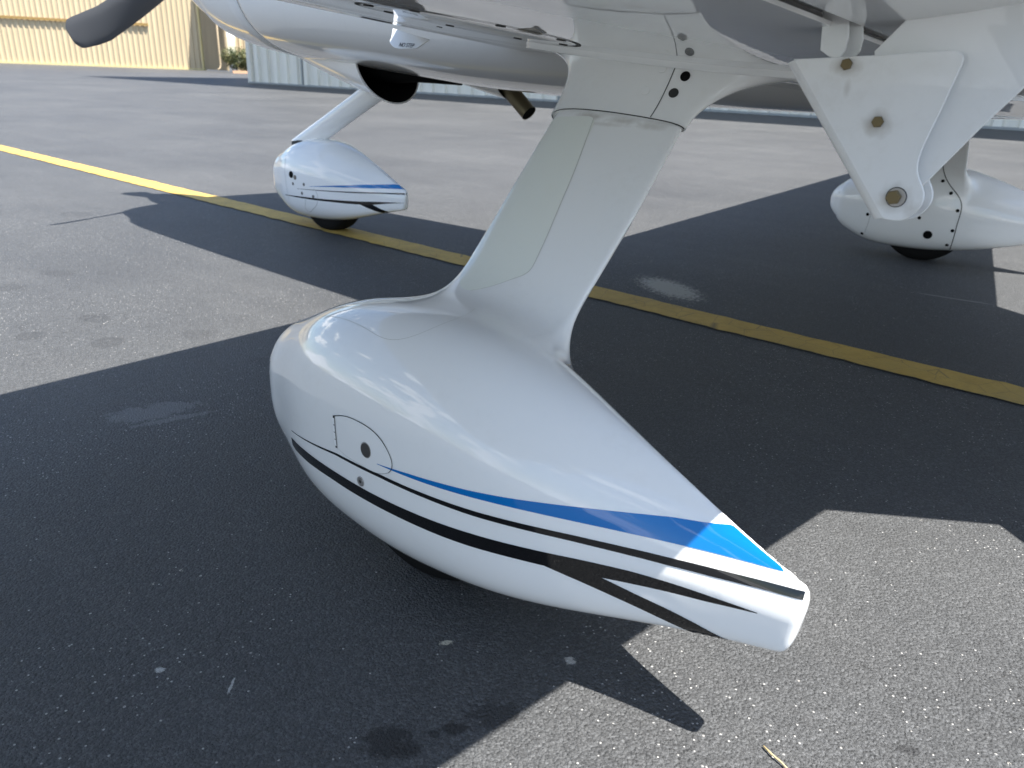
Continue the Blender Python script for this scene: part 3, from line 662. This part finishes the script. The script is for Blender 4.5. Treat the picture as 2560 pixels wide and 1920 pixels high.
# near main fairing: blue wedge, thin black line, thick black line that forks at its tail
TT = [(-.27, .190), (-.2536, .1941), (-.0929, .2207), (.0183, .2289), (.1093, .2322), (.1869, .2339), (.256, .2366), (.3193, .2389), (.3783, .2401), (.4348, .2415), (.4895, .2443), (.542, .248), (.60, .2515)]
TB = [(-.27, .1898), (-.2542, .1929), (-.0954, .2163), (.0158, .2233), (.107, .2256), (.1848, .2262), (.2544, .2285), (.3181, .2305), (.3775, .2311), (.4343, .2319), (.4894, .2345), (.5423, .2386), (.60, .2420)]
KT = [(-.29, .1755), (-.2, .1812), (-.1208, .1844), (-.0156, .1884), (.0743, .193), (.1515, .1967), (.2195, .2001), (.2813, .2038), (.3387, .2078), (.3928, .2104), (.4446, .2105), (.4949, .2100), (.5437, .2098)]
KB = [(-.29, .168), (-.25, .1595), (-.1933, .1615), (-.1219, .1662), (-.0603, .1681), (-.0038, .1706), (.0478, .1729), (.0949, .1746), (.1382, .1758), (.1786, .1774), (.2167, .1797), (.2528, .182), (.287, .1838)]
KL = [(.287, .1838), (.3359, .1749), (.3826, .1655), (.4167, .1585), (.46, .149), (.58, .118)]
KW = [(.3598, .1897), (.4201, .1952), (.4848, .2010), (.5437, .2090)]
KU = [(.3598, .1897), (.4048, .1793), (.4499, .1709), (.4774, .1650), (.58, .137)]
BT = [(.0095, .2436), (.0748, .252), (.1317, .2574), (.1826, .2615), (.2293, .2659), (.2728, .2704), (.3137, .2746), (.3525, .2785), (.3898, .2825), (.4258, .2867), (.4608, .289), (.4947, .2859), (.5157, .2787), (.5381, .2705), (.5583, .2632)]
BB = [(.0096, .2429), (.0823, .2471), (.1461, .2507), (.2031, .2536), (.2551, .2555), (.3036, .2567), (.3495, .2574), (.3936, .258), (.4365, .2589), (.4782, .2605), (.5186, .2618), (.5583, .2628)]
strips('stripe', f_main, fair_l, BLACK, [(-.255, .5925, TT, TB)], -1.95, n=120)['label'] = 'thin black pinstripe'
strips('stripe', f_main, fair_l, BLACK, [(-.262, .287, KT, KB), (.287, .3598, KT, KL), (.3598, .5437, KT, KW), (.3598, .575, KU, KL)], -1.95, n=90)['label'] = 'thick black stripe with forked tail'
_u = lambda x: (x - _L0) / (_L1 - _L0)
BT = BT[:11] + [(x, float(_zt(_u(x))) - .0012) for x in np.linspace(.490, .556, 8)] + [(.5583, .2632)]
strips('stripe', f_main, fair_l, BLUE, [(.0095, .558, BT, BB)], -1.95, n=110)['label'] = 'blue wedge stripe'
# hinged filler door, its latch, a screw
DOOR = [(-.0996, .2795), (-.0721, .2888), (-.0376, .2925), (-.0101, .2912), (.017, .283), (.0332, .2706), (.0421, .2562), (.0415, .2475), (.0349, .2385), (.0208, .2317), (-.0065, .227), (-.04, .2267), (-.0698, .2281), (-.0922, .2325)]
dl = smooth_line(DOOR[:9], 46); dl2 = smooth_line(DOOR[8:], 30)
outl = np.r_[dl, dl2[1:]]; cen = outl.mean(0); v = []; f = []; m_ = len(outl)
for k in (1.0, .85, .65, .4, .15):
    P = cen + (outl - cen) * k; v += conform(f_main, np.c_[P[:, 0], np.full(m_, -1.95), P[:, 1]], (0, 1, 0), .0004).tolist()
for i in range(4):
    for j in range(m_): f.append((i * m_ + j, i * m_ + (j + 1) % m_, (i + 1) * m_ + (j + 1) % m_, (i + 1) * m_ + j))
f.append(tuple(range(4 * m_, 5 * m_)))
bm = bmesh.new(); vs = [bm.verts.new(q) for q in v]
for q in f: bm.faces.new([vs[i] for i in q])
door = bm_obj('access_door', bm, WHITE, fair_l)
seam_on('door_seam', f_main, DOOR[:9], -1.95, [.0016, .0013, .0013, .0014, .0016, .0013, .0010], SEAM, fair_l, n=70)
seam_on('door_seam', f_main, DOOR[8:], -1.95, [.0009, .0004, .0003, .0003], SEAL, fair_l, n=40)
hx0, hz0, hx1, hz1 = -.0985, .2775, -.0915, .2335
for i in range(4):
    a, b = i / 4 + .012, (i + 1) / 4 - .012
    seam_on('hinge_knuckle', f_main, [(hx0 + (hx1 - hx0) * a, hz0 + (hz1 - hz0) * a), (hx0 + (hx1 - hx0) * b, hz0 + (hz1 - hz0) * b)], -1.95, .0055, HINGE, fair_l, n=6, off=.0016)
seam_on('hinge_slot', f_main, [(hx0, hz0 + .003), (hx1 + .0005, hz1 - .003)], -1.95, .0050, SEAM, fair_l, n=12, off=.0009)
stud('latch', f_main, -.0162, .2552, -1.95, .0108, .0012, STEEL, fair_l)
stud('latch_ring', f_main, -.0162, .2552, -1.95, .0122, .0006, WASH, fair_l)
stud('screw', f_main, -.0307, .1985, -1.95, .0078, .0016, WASH, fair_l); stud('screw_recess', f_main, -.0307, .1985, -1.95, .0030, .0019, SEAM, fair_l)
# yellowed protective film on the strut's leading edge and over the fairing's crown
def film(name, pts, D, n=80, m=FILM, off=.0004, seam=.0009):
    P = np.array(pts); L_ = smooth_line(P, n, True); cen = L_.mean(0); D = np.array(D, float); D /= np.linalg.norm(D); v = []; f = []
    for k in (1, .85, .65, .4, .12): v += conform(f_main, cen + (L_ - cen) * k - D * .08, D, off).tolist()
    for i in range(4):
        for j in range(n): f.append((i * n + j, i * n + (j + 1) % n, (i + 1) * n + (j + 1) % n, (i + 1) * n + j))
    f.append(tuple(range(4 * n, 5 * n))); bm = bmesh.new(); vs = [bm.verts.new(q) for q in v]
    for q in f:
        if not any(math.isnan(c) for i in q for c in v[i]): bm.faces.new([vs[i] for i in q])
    bmesh.ops.delete(bm, geom=[x for x in bm.verts if not x.link_faces], context='VERTS')
    return bm_obj(name, bm, m, fair_l)
FE = [(-.0090, -1.267, .696), (.0, -1.30, .663), (.008, -1.331, .6307), (.0162, -1.372, .590), (.0232, -1.4107, .5493), (.0285, -1.44, .52), (.032, -1.468, .4909), (.0302, -1.4884, .4714), (.0142, -1.5033, .4612), (-.0126, -1.5282, .4477), (-.037, -1.548, .44)]
LEF = [(-.094, -1.51, .455), (-.097, -1.45, .50), (-.098, -1.372, .585), (-.099, -1.30, .655), (-.098, -1.262, .690), (-.06, -1.2645, .6955)]
film('protective_film', FE + LEF, (0, .7071, -.7071), 110)
fe = smooth_line(FE, 60); Q = cast(f_main, fe + np.array([0, -.05, .05]), (0, .7071, -.7071)); ok = ~np.isnan(Q).any(1); N = grad(f_main, Q[ok]); N /= np.linalg.norm(N, axis=1, keepdims=True)
ribbon('film_edge', Q[ok] + N * .0006, N, .0007, FAINT, fair_l)
fe = smooth_line([(.0159, -1.594, .4308), (.0326, -1.6439, .4294), (.0106, -1.7171, .4153), (-.0149, -1.7289, .4065), (-.0817, -1.722, .4032), (-.1686, -1.7024, .3974), (-.2342, -1.6872, .3833)], 70)
Q = cast(f_main, fe + np.array([0, -.01, .06]), (0, .1, -1)); ok = ~np.isnan(Q).any(1); N = grad(f_main, Q[ok]); N /= np.linalg.norm(N, axis=1, keepdims=True)
ribbon('film_edge', Q[ok] + N * .0006, N, .0006, FAINT, fair_l)

# nose fairing
strips('stripe', f_nose, fair_n, BLUE, [(-2.34, -1.805, [(-2.3405, .2193), (-2.1981, .2369), (-2.0261, .2557), (-1.88, .269), (-1.845, .266), (-1.805, .2555)], [(-2.3406, .2185), (-2.1982, .2308), (-2.0246, .2404), (-1.90, .249), (-1.805, .2545)])], -.3, n=60)
strips('stripe', f_nose, fair_n, BLACK, [(-2.44, -1.782, [(-2.4425, .1976), (-2.2496, .2108), (-2.065, .2198), (-1.9007, .2314), (-1.78, .241)], [(-2.4428, .1966), (-2.2499, .2069), (-2.065, .2146), (-1.9002, .2252), (-1.78, .2325)])], -.3, n=60)
strips('stripe', f_nose, fair_n, BLACK, [(-2.56, -2.0517, [(-2.57, .1535), (-2.5469, .1543), (-2.376, .1648), (-2.2029, .1722), (-2.0669, .1774), (-1.9423, .1863), (-1.8233, .1944)], [(-2.57, .149), (-2.5496, .1509), (-2.3794, .1563), (-2.2052, .1614), (-2.112, .1622), (-2.0517, .1642)]),
    (-2.0517, -1.9892, [(-2.0669, .1774), (-1.9423, .1863)], [(-2.0517, .1642), (-2.0089, .149), (-1.9701, .1384)]),
    (-1.9892, -1.8233, [(-2.0669, .1774), (-1.9423, .1863), (-1.8233, .1944)], [(-1.9892, .1686), (-1.9214, .1805), (-1.8233, .1936)]),
    (-1.9892, -1.875, [(-1.9892, .1686), (-1.9457, .1526), (-1.905, .1433), (-1.8721, .1372)], [(-2.0089, .149), (-1.9701, .1384), (-1.9262, .1312), (-1.875, .129)])], -.3, n=40)
stud('tow_socket', f_nose, -2.4843, .2584, -.3, .016, .004, CAV, fair_n); stud('screw', f_nose, -2.4515, .2484, -.3, .011, .002, STEEL, fair_n)
for x, z in ((-2.4724, .2165), (-2.3813, .2232), (-2.4013, .1796), (-2.3166, .1741)): stud('screw', f_nose, x, z, -.3, .0075, .0015, STEEL, fair_n)
seam_on('access_door_seam', f_nose, [(-2.3776, .1606), (-2.3859, .1329), (-2.398, .1055), (-2.3864, .0939), (-2.3399, .1097), (-2.3017, .1358), (-2.2878, .1617), (-2.2878, .19), (-2.31, .212)], -.3, .0018, SEAL, fair_n)
seam_on('panel_seam', f_nose, [(-2.556, .34), (-2.5505, .3114), (-2.5454, .2731), (-2.5417, .234), (-2.5358, .1947), (-2.5321, .1708), (-2.53, .13)], -.3, .0018, SEAL, fair_n)
# far main fairing: the joint of its two shells with its screws, seen from inboard
f_far = lambda x, y, z: f_main(x, -y, z)
seam_on('panel_seam', f_far, [(.046, .53), (.0514, .4928), (.0491, .46), (.0571, .4087), (.0771, .3719), (.1051, .3401), (.1309, .3116), (.1474, .278), (.15, .2344), (.1483, .1936), (.147, .1429), (.1407, .091), (.137, .075)], 1.2, .0035, SEAM, fair_r)
seam_on('panel_seam', f_far, [(-.215, .235), (-.2177, .2158), (-.2193, .1764), (-.2241, .1393), (-.233, .1028)], 1.2, .0015, SEAL, fair_r)
for x, z in ((.0381, .4683), (.0537, .3786), (.0949, .3287), (.137, .2567), (.1364, .1672), (.125, .098), (-.0061, .208), (-.2319, .192), (-.2469, .0953)): stud('screw', f_far, x, z, 1.2, .0075, .0016, CAV, fair_r)
stud('drain_hole', f_far, .0422, .136, 1.2, .0195, .001, CAV, fair_r)

# ------------------------------------------------------------------ strut cuffs at the wing
def cuff_geo(x_off=0.0):
    AY, AZ, X0, CH = -1.525, .405, -.105, .243
    def T(u): return .0215 * (2.95 * math.sqrt(u) - 1.25 * u - 2.6 * u * u + .9 * u ** 3) * .82
    def pt(u, sd_, v):
        x0 = X0 - .0135 - .10 * v ** 5; x1 = X0 + CH + .0135 + .20 * v ** 2.2; hv = (1 + .3 * v ** 2)
        e = .0115 + .045 * v ** 4
        uu = min(max(u, 0.), 1.); x = x0 + (x1 - x0) * u; q = sd_ * (max(T(uu), 0) * hv + e * math.sqrt(max(0, 1 - (2 * u - 1) ** 8)))
        s = .405 + .135 * v; y = AY + .70711 * (s - q); z = AZ + .70711 * (s + q); k = v ** 2.5
        return Vector((x, y, z * (1 - k) + (wing_low(x, y) - .004) * k))
    return pt
CP = cuff_geo(); US = (1 - np.cos(np.linspace(0, math.pi, 34))) / 2
def cuff_ring(v): return [CP(u, 1, v) for u in US] + [CP(u, -1, v) for u in US[::-1][1:-1]]
VS = np.concatenate([[0], np.linspace(.02, 1, 22)])
def mir(loops, sg): return [[(q[0], q[1] * sg, q[2]) for q in l] for l in loops]
for sg in (1, -1):
    cf = loft('strut_cuff', mir([cuff_ring(v) for v in VS], sg), WHITE, plane, sharp=60)
    top = [Vector(q) for q in cuff_ring(1.0)]; cx = sum((q for q in top), Vector()) / len(top)
    big = [q + Vector(((q.x - cx.x) * .05 + (.008 if q.x > cx.x else -.008), .012 if q.y > cx.y else -.012, 0)) for q in top]
    low = [(q.x, q.y, wing_low(q.x, q.y) - .0085) for q in big]; upp = [(q.x, q.y, wing_low(q.x, q.y) + .004) for q in big]
    bev = [(q.x * .997 + cx.x * .003, q.y * .985 + cx.y * .015, wing_low(q.x, q.y) - .0100) for q in big]
    loft('cuff_flange', mir([upp, low, bev], sg), WHITE, cf, sharp=60)
    # dark gap under the cuff, joint between its two halves, fasteners
    j = [CP(u, 1, 0) for u in US]; loops = [[CP(u, 1, 0).lerp(CP(.5, -1, 0), .02) + Vector((0, -.0016, -.0016)) * k for u in US] + [CP(u, -1, 0).lerp(CP(.5, 1, 0), .02) + Vector((0, -.0016, -.0016)) * k for u in US[::-1][1:-1]] for k in (0, 1)]
    loft('cuff_gap', mir(loops, sg), SEAM, cf, cap=False)
    if sg == 1:
        def cuff_at(x, v):
            x0 = -.105 - .0135 - .10 * v ** 5; x1 = -.105 + .243 + .0135 + .20 * v ** 2.2; u = (x - x0) / (x1 - x0); p_ = CP(u, 1, v)
            n = (CP(u + .02, 1, v) - CP(u - .02, 1, v)).cross(CP(u, 1, min(1, v + .03)) - CP(u, 1, max(0, v - .03))); n.normalize()
            if n.y > 0: n = -n
            return p_, n
        pn = [cuff_at(.092 + .012 * v, v) for v in np.linspace(.0, .985, 30)]
        ribbon('cuff_seam', [p_ + n * .0006 for p_, n in pn], [n for _, n in pn], .0016, SEAM, cf)
        for x, v, m_, r in ((.122, .57, CAV, .0085), (.112, .36, SEAM, .0085)):
            p_, n = cuff_at(x, v); disc('screw', p_, n, r, .0012, m_, cf, seg=18)
        for x, v in ((.078, .64), (.062, .34)):
            p_, n = cuff_at(x, v); disc('filled_screw', p_, n, .008, .0009, WHITE, cf, seg=18)

# ------------------------------------------------------------------ flap hinge brackets
BN = [(.4465, .791), (.4857, .7935), (.5288, .7964), (.5882, .8014), (.5935, .8016), (.598, .8000), (.6009, .7974), (.6022, .7940), (.6019, .7900), (.5983, .7738), (.5936, .7514), (.5882, .7305), (.5850, .716), (.5838, .7070), (.5838, .7003), (.5850, .694), (.5877, .6877), (.5928, .6795), (.5952, .674), (.596, .6688), (.5955, .663), (.5936, .6587), (.5906, .654), (.587, .6497), (.5835, .6472), (.5793, .6455), (.572, .6448), (.5641, .6452), (.561, .6471)]
def plate(name, pts, y0, y1, m, parent, bev=.0009):
    bm = bmesh.new(); a = [bm.verts.new((x, y0, z)) for x, z in pts]; b = [bm.verts.new((x, y1, z)) for x, z in pts]; n = len(pts)
    bm.faces.new(a); bm.faces.new(b[::-1])
    for i in range(n): bm.faces.new((a[i], b[i], b[(i + 1) % n], a[(i + 1) % n]))
    bmesh.ops.recalc_face_normals(bm, faces=bm.faces[:])
    ed = [e for e in bm.edges if len({round(v_.co.y, 6) for v_ in e.verts}) == 1]
    bmesh.ops.bevel(bm, geom=ed, offset=bev, segments=2, affect='EDGES', profile=.5)
    return bm_obj(name, bm, m, parent, True, 12)
def hex_bolt(x, z, y, r, m, parent, rot=0., depth=.006, name='bolt'):
    bm = bmesh.new(); loops = []
    for k, yy in ((1.0, y + .001), (1.0, y - depth * .75), (.86, y - depth)):
        loops.append([bm.verts.new((x + r * k * math.cos(rot + i * math.pi / 3), yy, z + r * k * math.sin(rot + i * math.pi / 3))) for i in range(6)])
    for i in range(2):
        for j in range(6): bm.faces.new((loops[i][j], loops[i][(j + 1) % 6], loops[i + 1][(j + 1) % 6], loops[i + 1][j]))
    bm.faces.new(loops[2]); return bm_obj(name, bm, m, parent, False)
def bracket(dy):
    Y0 = -1.607 + dy; Y1 = -1.577 + dy; dzz = -.0811 * dy; dxx = .05 * dy
    T_ = lambda pts: [(x + dxx, z + dzz) for x, z in pts]
    br = plate('flap_hinge_bracket', T_(BN), Y0, Y0 + .0035, WHITE_B, plane)
    plate('far_cheek', T_([(x + .002, z - .0015) for x, z in BN]), Y1, Y1 + .0035, WHITE_B, br)
    # folded leading edge joining both cheeks
    (xa, za), (xb, zb_) = T_([BN[0], BN[-1]]); loops = []
    for t in np.linspace(0, 1, 8):
        x = xa + (xb - xa) * t; z = za + (zb_ - za) * t; r = (Y1 + .0035 - Y0) / 2; yc = Y0 + r; lp = []
        for a in np.linspace(-math.pi / 2, math.pi / 2, 12): lp.append((x + .004 - .014 * math.cos(a), yc + r * math.sin(a), z - .0045 * math.cos(a)))
        for a in np.linspace(math.pi / 2, -math.pi / 2, 12)[1:-1]: lp.append((x + .006 - .011 * math.cos(a), yc + (r - .003) * math.sin(a), z - .0035 * math.cos(a)))
        loops.append(lp)
    loft('folded_edge', loops, WHITE_B, br, sharp=60)
    for (x, z), r, ro in (((.5007, .7875), .0056, .3), ((.5402, .7365), .0056, .1)): hex_bolt(x + dxx, z + dzz, Y0, r, BOLT, br, ro, .004)
    x, z = .5695 + dxx, .6678 + dzz
    disc('bushing', (x + .0018, Y0, z), (0, -1, 0), .0098, .0009, SEAM, br, 28, bev=.1); disc('washer', (x + .0018, Y0, z), (0, -1, 0), .0090, .0014, WASH, br, 28, bev=.1); hex_bolt(x, z, Y0 - .001, .0072, BOLT, br, .25, .006)
    # arm of the flap between the cheeks
    AP = [(.556, .668), (.560, .655), (.5685, .650), (.580, .655), (.5885, .6790), (.5923, .6839), (.6068, .7059), (.6272, .7369), (.6528, .7721), (.675, .800), (.700, .852), (.640, .846), (.585, .8340), (.545, .830), (.52, .80)]
    plate('flap_hinge_arm', T_(AP), Y0 + .0135, Y0 + .0205, WHITE_B, br)
    # ribs that carry it from the rear spar
    plate('hinge_rib', T_([(.470, .800), (.480, .794), (.490, .792), (.4945, .800), (.4955, .812), (.492, .835), (.466, .842)]), Y0 + .006, Y0 + .0095, WHITE_B, br)
    plate('hinge_rib', T_([(.478, .800), (.486, .794), (.498, .792), (.504, .800), (.505, .812), (.499, .835), (.474, .842)]), Y0 + .022, Y0 + .0255, WHITE_B, br)
    return br
bracket(0.0); bracket(-1.45)

# ------------------------------------------------------------------ details of the wing's lower skin
def on_wing(x, y, off=.0): return (x, y, wing_low(x, y) - off)
def wn(x, y):
    e = .004; return np.array([(wing_low(x + e, y) - wing_low(x - e, y)) / (2 * e), (wing_low(x, y + e) - wing_low(x, y - e)) / (2 * e), -1.0])
def wing_seam(name, pts, wd, m, closed=False, n=70):
    L_ = smooth_line(np.array(pts), n, closed) if len(pts) > 2 else np.linspace(pts[0], pts[1], n); N = np.array([wn(*q) for q in L_]); N /= np.linalg.norm(N, axis=1, keepdims=True)
    return ribbon(name, [np.array(on_wing(x, y)) + n_ * .0007 for (x, y), n_ in zip(L_, N)], N, wd, m, WING, closed)
OVX, OVY = -.12, -1.46
oval = [(OVX + .155 * math.cos(t), OVY + .19 * math.sin(t)) for t in np.linspace(0, 2 * math.pi, 24, endpoint=False)]
wing_seam('panel_seam', oval, .007, SEAM, True, 120)
for t in np.linspace(0, 2 * math.pi, 8, endpoint=False):
    x, y = OVX + .140 * math.cos(t + .3), OVY + .174 * math.sin(t + .3); disc('panel_screw', on_wing(x, y), wn(x, y), .0075, .0012, SEAM, WING, 14)
wing_seam('cuff_sealant', [(-.2, -1.19), (.0, -1.2), (.2, -1.2), (.33, -1.185)], .003, SEAM)
for x, y in ((-.42, -1.22), (.33, -1.24)): disc('screw', on_wing(x, y), wn(x, y), .006, .0008, SEAM, WING, 14)
# small plate under the leading edge with its placard
TX = [(-.8398, .8560), (-.7006, .8300), (-.7375, .8102), (-.77, .8088), (-.7986, .8083), (-.8150, .8098), (-.8272, .8144), (-.8370, .8200), (-.8410, .8265), (-.8385, .8340)]
tab = plate('no_step_tab', TX, -.953, -.949, WHITE, plane, .0008); tab['label'] = 'small white plate lettered NO STEP'
for v_ in tab.data.vertices: v_.co.y -= (.856 - v_.co.z) * .35
tcu = bpy.data.curves.new('placard', 'FONT'); tcu.body = 'NO STEP'; tcu.size = .0135; tcu.shear = .25; tcu.extrude = .0003
to = bpy.data.objects.new('placard', tcu); COL.objects.link(to); bpy.context.view_layer.update()
me = bpy.data.meshes.new_from_object(to.evaluated_get(bpy.context.evaluated_depsgraph_get())); bpy.data.objects.remove(to)
me.transform(Matrix.Translation((-.803, -.9536, .8135)) @ Matrix.Rotation(math.radians(2), 4, 'Y') @ Matrix.Rotation(math.radians(90), 4, 'X')); me.materials.clear(); me.materials.append(BLACK)
for v_ in me.vertices: v_.co.y -= (.856 - v_.co.z) * .35
po = bpy.data.objects.new('placard', me); COL.objects.link(po); po.parent = tab

# ------------------------------------------------------------------ belly: exhaust scoop, stub with pipe, nose strut
def scoop(yc, x1, rw, rh, z1, x0, z0, rim):
    loops = []; inn = []
    for t in np.linspace(0, 1, 14):
        x = x0 + (x1 - x0) * t; k = .05 + .95 * t ** .8; zc = z0 + (z1 - z0) * t
        ring = lambda s_: [(x + rim * math.sin(a) * t * -1, yc + rw * k * s_ * math.cos(a), zc + rh * k * s_ * math.sin(a)) for a in np.linspace(0, 2 * math.pi, 40, endpoint=False)]
        loops.append(ring(1)); inn.append(ring(.955))
    o = loft('exhaust_scoop', loops, WHITE, plane, cap=False)
    loft('scoop_lip', [loops[-1], inn[-1]], WHITE, o, cap=False); loft('scoop_lining', inn[5:], CAV, o, cap=False)
    bm = bmesh.new(); vs = [bm.verts.new(q) for q in inn[6]]; bm.faces.new(vs); bm_obj('scoop_bulkhead', bm, CAV, o)
    return o
sc = scoop(-.155, -1.72, .165, .135, .757, -2.42, .842, .05)
loft('dark_tunnel', [[(x, -.12 + r * math.cos(a), zc + .5 * r * math.sin(a)) for a in np.linspace(0, 2 * math.pi, 16, endpoint=False)] for x, r, zc in ((-1.80, .12, .765), (-1.70, .10, .75), (-1.60, .05, .733), (-1.5, .035, .725), (-1.36, .012, .712))], CAV, sc)  # near-black tapered body running aft from the scoop
sc2 = scoop(.28, -1.47, .065, .065, .715, -1.85, .74, .02)
tube('exhaust_pipe', [(-1.50, .28, .735), (-1.455, .28, .695), (-1.40, .28, .652), (-1.335, .28, .600)], .034, EXH, sc2, 22, cap=False)
dpp = Vector((-.065, 0, .052)).normalized(); e_ = Vector((-1.335, .28, .600)) + dpp * .004
disc('pipe_mouth', e_, -dpp, .0325, .0006, CAV, sc2, 22)
NL = [((-1.93, .70), .105, .030), ((-2.06, .630), .108, .033), ((-2.25, .535), .108, .034), ((-2.42, .450), .112, .036), ((-2.505, .412), .122, .040)]
loops = []
for (x, z), a_, b_ in NL:
    loops.append([(x + a_ * math.cos(t) - (.0 if abs(z - .412) > .001 else 0), NOSE.y + b_ * math.sin(t) * (1 - .3 * math.cos(t)), z - .018 * math.cos(t) * 0 + (-.012 * (math.cos(t) < -.2) * abs(math.cos(t)) if z < .42 else 0)) for t in np.linspace(0, 2 * math.pi, 36, endpoint=False)])
ns = loft('nose_strut', loops, WHITE, plane, sharp=60)
loft('strut_gap', [[(x * .97 + NL[-1][0][0] * .03, NOSE.y + (y - NOSE.y) * .93, z - .003) for x, y, z in loops[-1]], [(x * .97 + NL[-1][0][0] * .03, NOSE.y + (y - NOSE.y) * .9, z - .05) for x, y, z in loops[-1]]], SEAM, ns)
# entry steps behind the wing, out of view, path shaped for their ground shadow
for sg in (-1, 1):
    st = tube('entry_step', [(.93, sg * .45, .80), (.96, sg * .64, .64), (1.0, sg * .80, .58), (1.10, sg * .89, .58), (1.22, sg * .95, .58)], .03, WHITE, plane)

# ------------------------------------------------------------------ a dry straw on the asphalt
STRAW = mat('dry_straw', (.52, .40, .20), .7)
tag(tube('straw', [(.572, -1.677, .003), (.585, -1.6835, .004), (.600, -1.688, .004), (.622, -1.699, .003)], [.0011, .0013, .0012, .0008], STRAW, None, 6), 'thin dry straw lying on the asphalt near the bottom edge', 'straw')
